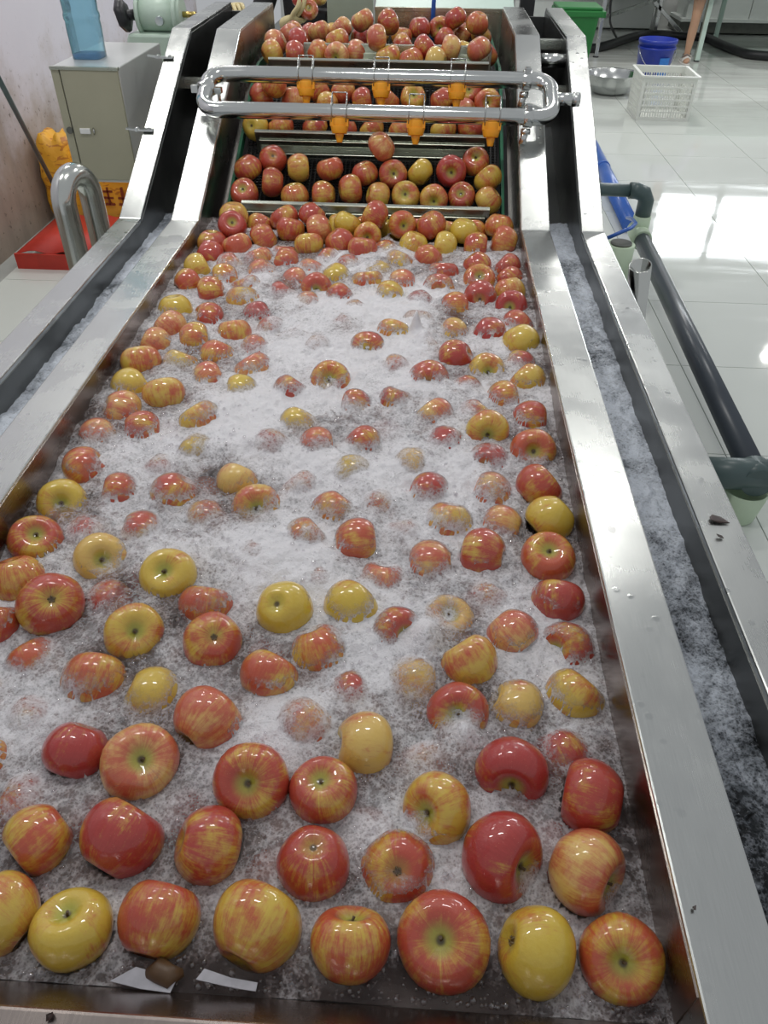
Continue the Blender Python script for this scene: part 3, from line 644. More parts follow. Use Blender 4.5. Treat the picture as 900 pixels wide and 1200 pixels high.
# ------------------------------------------------------------------ the water
def lattice(seed, n=257): return np.random.default_rng(seed).random((n, n))
def vnoise(x, y, seed):
    L = lattice(seed); n = L.shape[0]-1; xi = np.floor(x).astype(int); yi = np.floor(y).astype(int); fx = x-xi; fy = y-yi
    fx = fx*fx*(3-2*fx); fy = fy*fy*(3-2*fy); g = lambda a, b: L[a % n, b % n]
    return (g(xi, yi)*(1-fx)+g(xi+1, yi)*fx)*(1-fy) + (g(xi, yi+1)*(1-fx)+g(xi+1, yi+1)*fx)*fy
def fbm(x, y, sc, seed, oct=4):
    s = 0; a = .5; tot = 0
    for k in range(oct): s = s + a*vnoise(x*sc+13.7*k, y*sc+5.1*k, seed+k); tot += a; a *= .55; sc *= 2.03
    return s/tot
def smooth(x, a, b):
    t = np.clip((x-a)/(b-a), 0, 1); return t*t*(3-2*t)
def sheet(name, mat, xs, ys, zf, ff):
    X_, Y_ = np.meshgrid(xs, ys); Z = zf(X_, Y_); F = ff(X_, Y_); nx, ny = len(xs), len(ys)
    v = np.stack([X_, Y_, Z], -1).reshape(-1, 3); idx = np.arange(nx*ny).reshape(ny, nx)
    q_ = np.stack([idx[:-1, :-1], idx[:-1, 1:], idx[1:, 1:], idx[1:, :-1]], -1).reshape(-1, 4)
    me = bpy.data.meshes.new(name); me.vertices.add(len(v)); me.vertices.foreach_set('co', v.ravel()); me.loops.add(q_.size); me.loops.foreach_set('vertex_index', q_.ravel().astype(np.int32))
    me.polygons.add(len(q_)); me.polygons.foreach_set('loop_start', np.arange(0, q_.size, 4, dtype=np.int32)); me.polygons.foreach_set('use_smooth', np.ones(len(q_), bool)); me.update(); me.validate()
    at = me.attributes.new('foam', 'FLOAT', 'POINT'); at.data.foreach_set('value', F.ravel().astype(np.float32)); me.materials.append(mat)
    o = bpy.data.objects.new(name, me); COL.objects.link(o); return o
PATCH = [(390,412,75,28,.5),(268,490,52,30,.55),(330,655,62,34,.55),(335,832,52,44,.6),(372,548,60,26,.5),(487,402,26,42,.5),(432,456,70,18,.35),(185,524,60,18,.35),(262,640,34,22,.35),(500,620,34,20,.25),(540,462,48,16,.35),(355,320,60,14,.2),
         (470,345,60,16,.35),(400,365,80,14,.5),(350,700,30,40,.3),(190,640,40,20,.4),(40,800,50,50,.3),(430,745,50,50,.35),(500,740,24,40,.3),(590,760,50,30,.2),(330,480,40,20,.2),(530,550,60,20,.35),(620,730,30,30,.2),(440,960,30,40,.25),
         (560,860,30,20,.2),(265,1020,40,30,.12),(340,620,50,20,.25),(300,530,60,16,.3),(420,280,60,12,.15),(450,305,50,10,.3),(300,300,40,10,.25),(585,300,20,14,.2),(580,400,30,14,.25),(200,440,20,16,.15),(110,530,30,40,.15),(540,850,24,26,.5)]
PW = [(at_z(px, py, -.06), abs(at_z(px+rx, py, -.06).x - at_z(px, py, -.06).x), abs(at_z(px, py-ry, -.06).y - at_z(px, py, -.06).y), k) for px, py, rx, ry, k in PATCH]
wlv = np.vectorize(water_level)
def tank_z(X_, Y_):
    ag = .25 + .75*smooth(Y_, .55, 1.0)
    z = wlv(Y_) + ag*(.030*(fbm(X_, Y_, 9, 11)-.5) + .016*(fbm(X_, Y_, 30, 23)-.5)) + .006*(fbm(X_, Y_, 70, 37, 3)-.5)
    for c, rx, ry, k in PW: z = z + .020*k*np.exp(-((X_-c.x)/rx)**2-((Y_-c.y)/ry)**2)
    for (px, py, h, w) in ((487, 392, .050, .012), (497, 402, .022, .02), (545, 848, .018, .02), (500, 742, .025, .022), (430, 560, .012, .03)):
        c = at_z(px, py, -.05); z = z + h*np.exp(-(((X_-c.x)/w)**2+((Y_-c.y)/(w*1.3))**2))
    return z
def tank_f(X_, Y_):
    zone = .40 + .09*smooth(Y_, .45, .95) - .08*smooth(Y_, 1.9, 2.4)
    f = zone + 1.0*(fbm(X_, Y_, 7, 51)-.5) + .35*(fbm(X_, Y_, 18, 61)-.5)
    for c, rx, ry, k in PW: f = f + k*.9*np.exp(-((X_-c.x)/rx)**2-((Y_-c.y)/ry)**2)
    f = f + .06*(1-smooth(Y_, .45, .6)) - .34*(1-smooth(Y_, .275, .335)) 
    f = f - .10*smooth(np.abs(X_), .46, .49)
    return f
def film(X_, Y_, Z, F):                 # foam drawn up over the low apples as a thin sheet
    nz = fbm(X_, Y_, 40, 131); n2 = fbm(X_, Y_, 16, 141); FILM = np.zeros_like(Z); BV = {}
    for a in apples:
        r = a['r']*1.16; cx_, cy_, cz_ = a['p']; ix = np.where(np.abs(X_[0]-cx_) < r)[0]; iy = np.where(np.abs(Y_[:, 0]-cy_) < r)[0]
        if not len(ix) or not len(iy): continue
        ob = a['o']; mw = Matrix.Translation(ob.location) @ ob.rotation_quaternion.to_matrix().to_4x4() @ Matrix.Diagonal((*ob.scale, 1))
        key = ob.data.name
        if key not in BV: BV[key] = BVHTree.FromPolygons([v.co for v in ob.data.vertices], [tuple(p_.vertices) for p_ in ob.data.polygons])
        im = mw.inverted(); di = (im.to_3x3() @ Vector((0, 0, -1))).normalized(); sl = np.ix_(iy, ix); surf = np.full((len(iy), len(ix)), -9.0); nzm = np.zeros_like(surf); m3 = mw.to_3x3().inverted().transposed()
        for ii, yy in enumerate(_ys[iy]):
            for jj, xx in enumerate(_xs[ix]):
                hit, nor, _, _ = BV[key].ray_cast(im @ Vector((xx, yy, 1.0)), di)
                if hit is not None: surf[ii, jj] = (mw @ hit).z; nzm[ii, jj] = (m3 @ nor).normalized().z
        r = a['r']; surf = surf + .0014; h = surf - Z[sl]
        top = cz_ + r - float(water_level(cy_)); lim = (.40 if a['s'] < .6 else (.62 if a['s'] < 1.0 else (.95 if a['s'] < 1.4 else 1.5)))*max(top, .012)
        lim = lim*(.45 + 1.1*n2[sl]) + (nz[sl]-.5)*.012
        on = (nzm > .42) & (h > 0) & (h < lim)
        k = np.clip(h/np.maximum(lim, .004), 0, 1)
        f0 = .46 if a['s'] < 1.0 else (.50 if a['s'] < 1.3 else .56)
        fnew = np.minimum(F[sl]+.12*(1-k), f0 + .14 + .5*(nz[sl]-.5)) - .62*k**1.3
        Z[sl] = np.where(on, surf, Z[sl]); F[sl] = np.where(on, fnew, F[sl]); off = (nzm > .30) & (h >= lim); F[sl] = np.where(off, -.15, F[sl]); FILM[sl] = np.where(on | off, 1.0, FILM[sl])
    return Z, F, FILM
_xs, _ys = np.linspace(-.4984, .4984, 300), np.linspace(.2695, 2.50, 670)
_X, _Y = np.meshgrid(_xs, _ys); ZZ, FF, FILM_ = film(_X, _Y, tank_z(_X, _Y), tank_f(_X, _Y))
wat = sheet('wash_water', M['water'], _xs, _ys, lambda X_, Y_: ZZ, lambda X_, Y_: FF)
at = wat.data.attributes.new('film', 'FLOAT', 'POINT'); at.data.foreach_set('value', FILM_.ravel().astype(np.float32))
tag(wat, 'churning wash water with white foam filling the tank', 'water', kind='stuff')
for sx in (-1, 1):
    def cz_(X_, Y_): return -.066 + .022*(fbm(X_*1.5, Y_, 14, 71+sx)-.5) + .012*(fbm(X_, Y_, 45, 83+sx)-.5)
    def cf_(X_, Y_): return .40 + .26*smooth(Y_, .75, 1.3) - .16*(1-smooth(Y_, .5, .9)) + .95*(fbm(X_*.7, Y_*.8, 9, 91+sx)-.5) + .5*(fbm(X_, Y_*.6, 30, 95)-.5)
    xs = np.linspace(sx*.5897, sx*.6813, 26); xs = np.sort(xs)
    o = sheet('channel_water', M['channel_water'], xs, np.linspace(.252, 2.60, 480), cz_, cf_)
    tag(o, 'foamy dark water running in the %s side channel' % ('right' if sx > 0 else 'left'), 'water', kind='stuff')
# loose bubbles on the calmer water
ico = bmesh.new(); bmesh.ops.create_icosphere(ico, subdivisions=1, radius=1); iv = np.array([v.co[:] for v in ico.verts]); ifc = np.array([[v.index for v in f.verts] for f in ico.faces]); ico.free()
n = 5200; bx = RNG.uniform(-.49, .49, n); by = .275 + (RNG.random(n)**1.8)*1.1; br = .0009 + .0042*RNG.random(n)**3.2
bz = tank_z(bx, by) + br*.25
dd = np.sqrt(((TP[None, :, :] - np.stack([bx, by, bz], -1)[:, None, :])**2).sum(-1)); ok = (dd > TRr[None, :]-.001).all(1)
bx, by, bz, br = bx[ok], by[ok], bz[ok], br[ok]; n = len(bx)
V = (iv[None]*br[:, None, None] + np.stack([bx, by, bz], -1)[:, None, :]).reshape(-1, 3); Fc = (ifc[None] + (np.arange(n)*len(iv))[:, None, None]).reshape(-1, 3)
me = bpy.data.meshes.new('foam_bubbles'); me.from_pydata(V.tolist(), [], Fc.tolist()); me.polygons.foreach_set('use_smooth', [True]*len(Fc)); me.materials.append(M['bubble'])
o = bpy.data.objects.new('foam_bubbles', me); COL.objects.link(o); tag(o, 'loose clear bubbles scattered over the wash water', 'bubbles', kind='stuff')

# ------------------------------------------------------------------ scraps in the water and on the rims
def scrap(pts, z, name, mat, label, cat, th=.0015):
    w = [at_z(px, py, z) for px, py in pts]; c = sum(w, Vector())/len(w); mb = MB(); nn = len(w)
    top = [p-c+Vector((0, 0, random.uniform(.0005, .004))) for p in w]; bot = [p+Vector((0, 0, -th)) for p in top]
    mb.add(top+bot, [tuple(range(nn)), tuple(range(2*nn-1, nn-1, -1))] + [(i, nn+i, nn+(i+1) % nn, (i+1) % nn) for i in range(nn)])
    o = mb.build(name, mat); o.location = c; tag(o, label, cat); return o
scrap([(129, 1150), (160, 1134), (208, 1148), (200, 1165), (165, 1160)], -.080, 'paper_scrap', M['paper'], 'wet grey paper scrap under the red apple by the near wall', 'paper')
scrap([(230, 1149), (240, 1136), (270, 1146), (302, 1152), (300, 1163), (272, 1158)], -.080, 'paper_scrap', M['paper'], 'wet folded paper scrap under the striped yellow apple by the near wall', 'paper')
c = at_z(192, 1143, -.080); o = MB().tube([(-.018, 0, 0), (-.006, .004, .004), (.008, -.002, .003), (.02, .004, 0)], [.006, .013, .012, .004], 10, flat=.8).build('debris', M['brown']); o.location = c; tag(o, 'lump of brown debris between two paper scraps by the near wall', 'debris')
scrap([(831, 607), (834, 604), (845, 606), (855, 613), (842, 613), (833, 611)], .0025, 'debris', M['flake'], 'larger dark flake on the right outer rim', 'debris')
scrap([(839, 627), (846, 628), (848, 631), (841, 630)], .0025, 'debris', M['flake'], 'small dark flake on the right outer rim', 'debris')
scrap([(811, 1063), (815, 1062), (815, 1067), (812, 1067)], .0025, 'debris', M['flake'], 'tiny black speck on the near end of the right inner rim', 'debris')
scrap([(55, 1190), (62, 1186), (64, 1190), (60, 1195), (54, 1197)], .0025, 'debris', M['flake'], 'small black smear on the near rim at bottom left', 'debris')
c = at_z(717, 620, .0015); o = MB().lathe([(0, .003), (.004, .0026), (.006, .001), (.007, -.001)], 14).build('water_drop', M['bubble']); o.location = c; o.scale = (1, 1.3, 1); tag(o, 'round water drop standing on the right inner rim', 'drop')

# ------------------------------------------------------------------ discharge hopper behind the belt
hop = tag(empty('discharge_hopper', (.1, 4.0, FLOOR)), 'pale green steel discharge hopper behind the top apples', 'hopper')
def H(mb, name, mat, **kw):
    mb.v = [tuple(Vector(v)-hop.location) for v in mb.v]; return mb.build(name, mat, hop, **kw)
H(MB().box((-.06, 3.99, -.2), (.56, 4.0, .378)), 'back_panel', M['steel_green'], bevel=.002)
H(MB().box((-.27, 3.96, -.2), (-.065, 3.975, .55)), 'side_panel', M['hopper_side'], bevel=.002)
H(MB().prism([(4.0, .378), (4.32, .46), (4.32, .45), (4.0, .366)], -.06, .56), 'sloped_lid', M['mint'], bevel=.002)
H(MB().box((-.06, 3.975, .370), (.56, 3.99, .386)), 'top_lip', M['steel_green'], bevel=.001)
H(MB().box((.44, 3.972, .20), (.446, 3.99, .36)), 'end_seam', M['steel_green'])
for x in (-.2, .5): H(MB().box((x-.02, 4.0, FLOOR), (x+.02, 4.04, -.19)), 'leg', M['steel'])
c = at_y(508, 20, 3.93); o = MB().tube([(c.x-.003, 3.945, .24), (c.x, 3.95, .60)], .0095, 10).build('blue_rod', M['blue_pipe']); tag(o, 'thin blue upright rod before the pale green hopper panel', 'rod')
c = at_y(617, 10, 4.3); o = tag(empty('black_post', (c.x, 4.3, FLOOR)), 'black upright post beyond the right rail top', 'post')
MB().box((-.034, -.03, .01), (.034, .03, 2.0)).build('post', M['black'], o, bevel=.004); MB().box((-.07, -.07, 0), (.07, .07, .012)).build('base_plate', M['black'], o)

# ------------------------------------------------------------------ left side: control box, jug, gear motor, pipe, mat, sacks, mop
bx_ = tag(empty('control_box', (-.97, 3.1, -.052)), 'khaki steel drive cover box hinged to the left rail', 'box')
MB().box((-.115, -.245, 0), (.115, .25, .375)).build('body', M['box_side'], bx_, bevel=.004)
dr = MB().box((-.085, -.257, .012), (.113, -.246, .366)).build('door', M['khaki'], bx_, bevel=.002)
MB().box((-.118, -.254, .004), (-.090, -.246, .372)).build('door_frame', M['khaki'], bx_, bevel=.002)
MB().box((-.118, -.26, .366), (.118, -.246, .376)).build('top_trim', M['steel_green'], bx_, bevel=.001)
MB().box((-.060, -.264, .168), (-.022, -.257, .186)).build('latch', M['latch'], dr, bevel=.002)
MB().tube([(-.012, -.258, .168), (-.006, -.268, .177), (-.012, -.258, .187)], .003, 6).build('latch_catch', M['wire'], dr)
MB().tube([(-.098, -.253, .178), (-.098, -.262, .178)], .011, 12).build('lock_hole', M['beam'], bx_)
for (px, py) in ((190, 65), (165, 150)):
    p = at_incline(px+6, py+2, -.004); p.x = -.735; q = p - bx_.location
    h = MB().box(q+Vector((-.03, -.012, -.003)), q+Vector((.018, .012, .003))).tube([q+Vector((-.036, -.016, .002)), q+Vector((-.036, .016, .002))], .006, 8).bar(q+Vector((-.04, 0, 0)), q+Vector((-.072, -.004, .004)), .02, .004).tube([q+Vector((.006, 0, .002)), q+Vector((.006, 0, .008))], .006, 8)
    h.build('hinge', M['polished'], bx_)
jb = at_z(113, 66, .319); jug = tag(empty('water_jug', (-1.01, 3.02, .3165)), 'clear sky blue plastic water bottle standing on the control box', 'bottle')
prof = [(.001, .0), (.050, .0), (.054, .006), (.056, .10), (.0545, .118), (.0575, .126), (.0575, .137), (.0545, .145), (.058, .23), (.056, .245), (.058, .26), (.059, .34), (.04, .38), (.018, .40), (.018, .43)]
sq = lambda a, z: 1/ (abs(math.cos(a))**5 + abs(math.sin(a))**5)**(1/5)*.93
MB().lathe(prof, 32, wob=sq).build('bottle', M['jug'], jug); MB().lathe([(.001, .001), (.049, .001), (.05, .02), (.001, .02)], 24, wob=sq).build('base_pad', M['blue_label'], jug); MB().tube([(0, 0, .42), (0, 0, .445)], .022, 14).build('cap', M['blue_pipe'], jug)
gm = tag(empty('gear_motor', (-.955, 3.62, .085)), 'pale green gear motor with black handwheel behind the control box', 'motor')
MB().box((-.13, -.10, 0), (.115, .10, .02)).box((-.135, -.10, .02), (-.11, .10, .11)).box((.09, -.10, .02), (.115, .10, .11)).build('base_frame', M['black'], gm, bevel=.003)
MB().prism([(-.10, .11), (.10, .11), (.10, .125), (-.10, .125)], -.145, .125).build('base_flange', M['motor'], gm, bevel=.003)
MB().prism([(-.12, .125), (.105, .125), (.095, .19), (.11, .24), (-.085, .24), (-.105, .19)], -.085, .085, 'Y').build('gear_case', M['motor'], gm, bevel=.010)
MB().tube([(-.045, 0, .30), (.13, 0, .30)], .062, 20).tube([(.10, 0, .30), (.118, 0, .30)], .074, 20).tube([(-.05, 0, .30), (-.035, 0, .30)], .072, 20).build('motor_body', M['motor'], gm)
MB().tube([(.118, 0, .30), (.185, 0, .30)], .011, 12).build('shaft', M['brass'], gm)
MB().tube([(.05, -.055, .285), (.05, -.075, .285)], .017, 10).build('oil_plug', M['polished'], gm)
MB().lathe([(.001, -.02), (.025, -.02), (.052, -.014), (.056, 0), (.052, .014), (.025, .02), (.001, .02)], 18, wob=lambda a, z: 1+.08*math.cos(6*a)).build('handwheel', M['black'], gm).matrix_local = Matrix.Translation((-.098, -.06, .30)) @ Matrix.Rotation(1.35, 4, 'Y')
MB().tube([(-.10, -.06, .30), (-.05, -.03, .30)], .02, 10).build('wheel_hub', M['black'], gm)
MB().box((-.11, .10, -.10), (.10, .12, .02)).box((-.02, -.02, -.10), (.185, .02, 0)).build('bracket', M['steel'], gm)
# bent overflow pipe
ov = tag(empty('overflow_pipe', (-.91, 2.47, FLOOR)), 'polished steel inverted U overflow pipe beside the left outer rim', 'pipe')
l = Vector((-.934, 2.375, 0)); r_ = Vector((-.893, 2.495, 0)); pth = [Vector((l.x, l.y, z)) for z in (FLOOR+.005, -.3, .0)]; cc = (l+r_)/2; hd = (r_-l)/2
for k in range(0, 13): a = PI - PI*k/12; pth.append(cc + hd*math.cos(a) + Vector((0, 0, .02 + .075*math.sin(a))))
pth += [Vector((r_.x, r_.y, z)) for z in (0, -.3, FLOOR+.005)]
MB().tube(local(ov, pth), .037, 20).build('bent_tube', M['polished_y'], ov)
for e in (l, r_): MB().lathe([(.04, 0), (.075, 0), (.075, .012), (.041, .014)], 20).build('floor_flange', M['polished_y'], ov).location = e - ov.location + Vector((0, 0, FLOOR))
# corrugated red mat
m0 = at_floor(22, 314); mat_o = tag(empty('red_sheet', (-1.58, 4.45, FLOOR)), 'red corrugated plastic sheet lying on the floor by the wall', 'sheet')
prof = []
for k in range(61):
    x = -.48 + .96*k/60; prof.append((x, .012 + .016*(0.5-.5*math.cos(2*PI*k/12))))
mb = MB(); nn = len(prof); vs = []
for y in (-.44, .16):
    for x, z in prof: vs.append((x, y, z+.075))
    for x, z in prof: vs.append((x, y, z+.071))
fs = [(i, i+1, 2*nn+i+1, 2*nn+i) for i in range(nn-1)] + [(nn+i, 3*nn+i, 3*nn+i+1, nn+i+1) for i in range(nn-1)] + [(i, nn+i, nn+i+1, i+1) for i in range(nn-1)] + [(2*nn+i, 2*nn+i+1, 3*nn+i+1, 3*nn+i) for i in range(nn-1)] + [(0, 2*nn, 3*nn, nn), (nn-1, 2*nn-1, 4*nn-1, 3*nn-1)]
mb.add(vs, fs, True); mb.build('corrugated_sheet', M['red_mat'], mat_o)
MB().box((-.49, -.455, 0), (.49, -.44, .085)).build('edge_strip', M['red_mat'], mat_o); MB().box((-.49, .16, 0), (.49, .172, .085)).build('edge_strip', M['red_mat'], mat_o)
def sack(name, loc, dims, rz, label, marks):
    o = empty(name, loc, rz); tag(o, label, 'sack'); bm = bmesh.new(); bmesh.ops.create_cube(bm, size=1); bmesh.ops.subdivide_edges(bm, edges=bm.edges, cuts=6, use_grid_fill=True)
    for v in bm.verts:
        x, y, z = v.co*2; k = 1-.22*(abs(z)**3)*.8; bul = 1 - .18*(x*x*y*y)
        v.co = Vector((x*k*bul*dims[0]/2 + .008*math.sin(9*z+3*y), y*k*bul*dims[1]/2 + .008*math.sin(7*z+4*x), (z+1)*dims[2]/2*(1-.05*math.sin(5*x))))
    me = bpy.data.meshes.new('sack_body'); bm.to_mesh(me); bm.free(); me.polygons.foreach_set('use_smooth', [True]*len(me.polygons)); me.materials.append(M['sack']); b = bpy.data.objects.new('sack_body', me); COL.objects.link(b); b.parent = o
    mb = MB()
    for (x0, z0, x1, z1) in marks: mb.bar((x0, -dims[1]/2-.002, z0), (x1, -dims[1]/2-.002, z1), .012, .016, (0, 1, 0))
    if marks: mb.build('printed_marks', M['sack_print'], o)
    return o
mk = []
for k, x in enumerate((-.12, -.03, .06, .15)):
    mk += [(x, .17, x+.06, .17), (x+.03, .25, x+.03, .12), (x, .12, x+.06, .12)] + ([(x, .22, x+.06, .22)] if k % 2 else [(x+.06, .17, x+.06, .12)])
mk = [(x0, z0*.8, x1, z1*.8) for x0, z0, x1, z1 in mk] + [(-.13, .27, .2, .27)]
sack('yellow_sack', (-1.80, 4.95, FLOOR), (.40, .26, .42), 0.0, 'yellow sack with dark red print standing below the control box', mk)
sack('yellow_sack', (-2.08, 4.82, FLOOR), (.20, .18, .50), 0.0, 'yellow sack leaning by the stained wall behind the U pipe', [])

p1 = at_y(66, 222, 4.6); p2 = at_y(-14, 68, 3.6)
dirn = (p2-p1).normalized(); base_p = p1 - dirn*((p1.z-FLOOR-.015)/dirn.z if dirn.z > 0 else 0)
mop = tag(empty('mop_handle', base_p), 'grey green mop handle with blue end leaning by the left wall', 'handle')
MB().tube(local(mop, [p1, p2 + dirn*.3]), .0125, 12).build('shaft', M['pvc_fit'], mop, label='grey green shaft'); MB().tube(local(mop, [base_p, p1, p1 + dirn*.055]), .0165, 12).build('grip', M['blue_pipe'], mop, label='blue end sleeve')

# ------------------------------------------------------------------ right side: pipes on the floor
dp = tag(empty('drain_pipe', (1.38, 3.2, FLOOR)), 'long dark grey drain pipe on the floor beside the tank', 'pipe')
def D(mb, name, mat, **kw):
    mb.v = [tuple(Vector(v)-dp.location) for v in mb.v]; return mb.build(name, mat, dp, **kw)
A = at_z(884, 556, -.70); Bp = at_z(752, 281, -.70); zz = -.70
D(MB().tube([A, Bp], .044, 20), 'pipe_run', M['pvc_dark'])
dirp = (Bp-A).normalized()
D(MB().tube([A - dirp*.05 + Vector((0, 0, 0)), A + dirp*.035], .054, 20).tube([A + Vector((-.17, 0, 0)), A + Vector((.05, 0, 0))], .054, 20), 'elbow', M['pvc_fit'])
D(MB().tube([A + Vector((-.62, 0, 0)), A + Vector((-.15, 0, 0))], .044, 18), 'branch_pipe', M['pvc_fit'])
D(MB().tube([Bp - dirp*.02, Bp + dirp*.17], .054, 20).tube([Bp + dirp*.10, Bp + dirp*.10 + Vector((0, 0, .10))], .048, 18), 'coupling', M['pvc_pale'])
e = Bp + dirp*.10
D(MB().tube([e + Vector((0, 0, .09)), e + Vector((0, 0, .18)), e + Vector((-.02, 0, .215)), e + Vector((-.06, 0, .23)), e + Vector((-.10, 0, .23))], .043, 16), 'elbow', M['pvc_fit'])
D(MB().tube([e + Vector((-.09, 0, .23)), e + Vector((-.62, 0, .235))], .034, 16), 'branch_pipe', M['pvc_fit'])
cup = tag(empty('pipe_support', (A.x-.01, A.y+.0, FLOOR)), 'pale green plastic pot propping the near pipe elbow', 'pot')
MB().lathe([(.001, .0), (.058, .0), (.062, .006), (.078, .124), (.072, .124), (.057, .01), (.001, .01)], 28).build('pot', M['pvc_pale'], cup)
bp_ = tag(empty('blue_pipe', (1.4, 5.2, FLOOR)), 'thick blue plastic pipe lying on the floor behind the elbow', 'pipe')
q1 = at_z(738, 262, FLOOR+.052); q2 = at_z(706, 196, FLOOR+.052); dq = (q2-q1).normalized()
MB().tube(local(bp_, [q1 - dq*.02, q2 + dq*.6]), .050, 20).build('pipe_run', M['blue_pipe'], bp_); MB().tube(local(bp_, [q2 - dq*.05, q2 + dq*.02]), .054, 20).build('joint_ring', M['blue_pipe'], bp_)
hs = [at_z(712, 279, -.60), at_z(728, 272, -.57), at_z(740, 267, -.56), at_z(745, 262, -.57), at_z(741, 257, -.60), at_z(735, 255, -.66)]
o = MB().tube(hs, .010, 10).build('blue_hose', M['blue_pipe']); tag(o, 'thin blue hose curling around the far grey elbow', 'hose')
st = at_z(735, 291, -.62); o = tag(empty('pipe_stub', (st.x-.02, st.y+.06, FLOOR)), 'pale green capped pipe stub between tank and dark pipe', 'pipe')
MB().tube([(0, 0, 0), (0, 0, .26)], .072, 22).build('stub', M['pvc_pale'], o); MB().tube([(0, 0, .26), (0, 0, .268)], .055, 20).build('cap', M['beam'], o)
t0 = at_z(750.5, 311, -.35); t1 = t0 + Vector((.10, .16, -.50)); o = tag(empty('outlet_tube', t0), 'open polished steel outlet tube beside the right outer rim', 'tube')
tb = t1 - t0; ax = tb.normalized(); s1 = ax.cross(Vector((0, 1, 0))).normalized(); s2 = ax.cross(s1); ring = lambda c, r: [c + s1*r*math.cos(a) + s2*r*math.sin(a) for a in (2*PI*j/22 for j in range(22))]
g = MB(); rr = [ring(tb, .044), ring(Vector(), .044), ring(Vector(), .040), ring(tb*.9, .040)]; g.add([v for x in rr for v in x], [(i*22+j, i*22+(j+1) % 22, (i+1)*22+(j+1) % 22, (i+1)*22+j) for i in range(3) for j in range(22)], True); g.build('tube_wall', M['polished_y'], o)
MB().tube([tb, Vector((tb.x*1.05, tb.y*1.05, FLOOR-t0.z+.0))], .05, 18).build('tube_foot', M['polished_y'], o)

# ------------------------------------------------------------------ far right floor: crate, basin, bucket, bin, stands, hose, machine, people
cr = tag(empty('plastic_crate', (2.37, 8.07, FLOOR), -.03), 'white slotted plastic crate on the tiled floor', 'crate')
cw, cdp, ch = .245, .255, .36
MB().box((-cw+.02, -cdp+.02, 0), (cw-.02, cdp-.02, .012)).build('crate_base', M['white_crate'], cr)
def side(p, q, name):
    p = Vector(p); q = Vector(q); g = MB(); d = q-p; up = Vector((0, 0, 1))
    for z, h in ((.015, .03), (.072, .012), (.122, .012), (.172, .014), (.225, .012), (.275, .014), (.335, .05)): g.bar(p + up*z, q + up*z, .010, h)
    n_ = 20
    for k in range(n_+1):
        w = .03 if k in (0, n_) else (.016 if k in (7, 13) else .008); c = p + d*(k/n_)
        if k in (0, n_): c = p + d*(.03 if k == 0 else .97)
        g.bar(c + up*.005, c + up*.31, w, .008, d.normalized().cross(up))
    return g.build(name, M['white_crate'], cr)
for p, q in (((-cw+.012, -cdp+.01, 0), (cw-.012, -cdp+.01, 0)), ((-cw+.012, cdp-.01, 0), (cw-.012, cdp-.01, 0)), ((-cw+.008, -cdp+.01, 0), (-cw+.008, cdp-.01, 0)), ((cw-.008, -cdp+.01, 0), (cw-.008, cdp-.01, 0))): side(p, q, 'slotted_side')
MB().bar((-cw-.008, -cdp-.004, ch), (cw+.008, -cdp-.004, ch), .028, .014).bar((-cw-.008, cdp+.004, ch), (cw+.008, cdp+.004, ch), .028, .014).bar((-cw-.004, -cdp, ch), (-cw-.004, cdp, ch), .028, .0138).bar((cw+.004, -cdp, ch), (cw+.004, cdp, ch), .028, .0138).build('crate_rim', M['white_crate'], cr)
pb = at_floor(718, 112); ba = tag(empty('wash_basin', (pb.x-.02, pb.y+.12, FLOOR)), 'shallow steel basin with wavy rim on the floor left of the crate', 'basin')
wv = lambda a, z: 1 + (.03*math.cos(9*a) if z > .16 else 0)
MB().lathe([(.001, .0), (.15, .0), (.20, .03), (.245, .10), (.262, .17), (.285, .185), (.288, .19), (.262, .182), (.24, .10), (.195, .036), (.14, .008), (.001, .008)], 54, wob=wv).build('bowl', M['basin'], ba)
pk = at_floor(762, 84); bk = tag(empty('blue_bucket', (2.66, 9.72, FLOOR)), 'dark blue plastic bucket behind the white crate', 'bucket')
MB().lathe([(.001, .0), (.165, .0), (.17, .006), (.198, .36), (.207, .362), (.207, .395), (.196, .397), (.166, .02), (.001, .02)], 32).lathe([(.19, .30), (.202, .305), (.203, .325), (.194, .33)], 32).build('pail', M['blue_bucket'], bk)
MB().tube([(-.2, -.03, .33)] + [(.2*math.cos(PI-PI*k/10), -.03-.205*math.sin(PI*k/10), .33-.20*math.sin(PI*k/10)) for k in range(1, 10)] + [(.2, -.03, .33)], .004, 8).build('bail_handle', M['wire'], bk)
lb = []
for k in range(9):
    a = -1.5 + .65*k/8
    for z in (.06, .24): r_z = .1705+.028*z/.36+.002; lb.append((r_z*math.cos(a), r_z*math.sin(a), z))
MB().add(lb, [(2*i, 2*i+2, 2*i+3, 2*i+1) for i in range(8)], True).build('label', M['blue_label'], bk, label='light blue printed label')
bn = tag(empty('wheelie_bin', (1.74, 9.75, FLOOR)), 'green plastic wheelie bin behind the right rail', 'bin')
MB().add([(-.16, -.16, .06), (.16, -.16, .06), (.16, .16, .06), (-.16, .16, .06), (-.22, -.22, .66), (.22, -.22, .66), (.22, .22, .66), (-.22, .22, .66)], [(3, 2, 1, 0), (0, 1, 5, 4), (1, 2, 6, 5), (2, 3, 7, 6), (3, 0, 4, 7)]).build('tub', M['bin_green'], bn, bevel=.03)
MB().box((-.245, -.245, .60), (.245, .245, .66)).build('rim', M['bin_green'], bn, bevel=.012); MB().box((-.235, -.235, .66), (.235, .235, .69)).build('lid', M['bin_green'], bn, bevel=.012); MB().box((.24, -.10, .58), (.30, .10, .64)).build('handle_lug', M['bin_green'], bn, bevel=.01)
for x in (-.15, .15): MB().tube([(x-.025, .15, .06), (x+.025, .15, .06)], .06, 16).build('wheel', M['black'], bn)
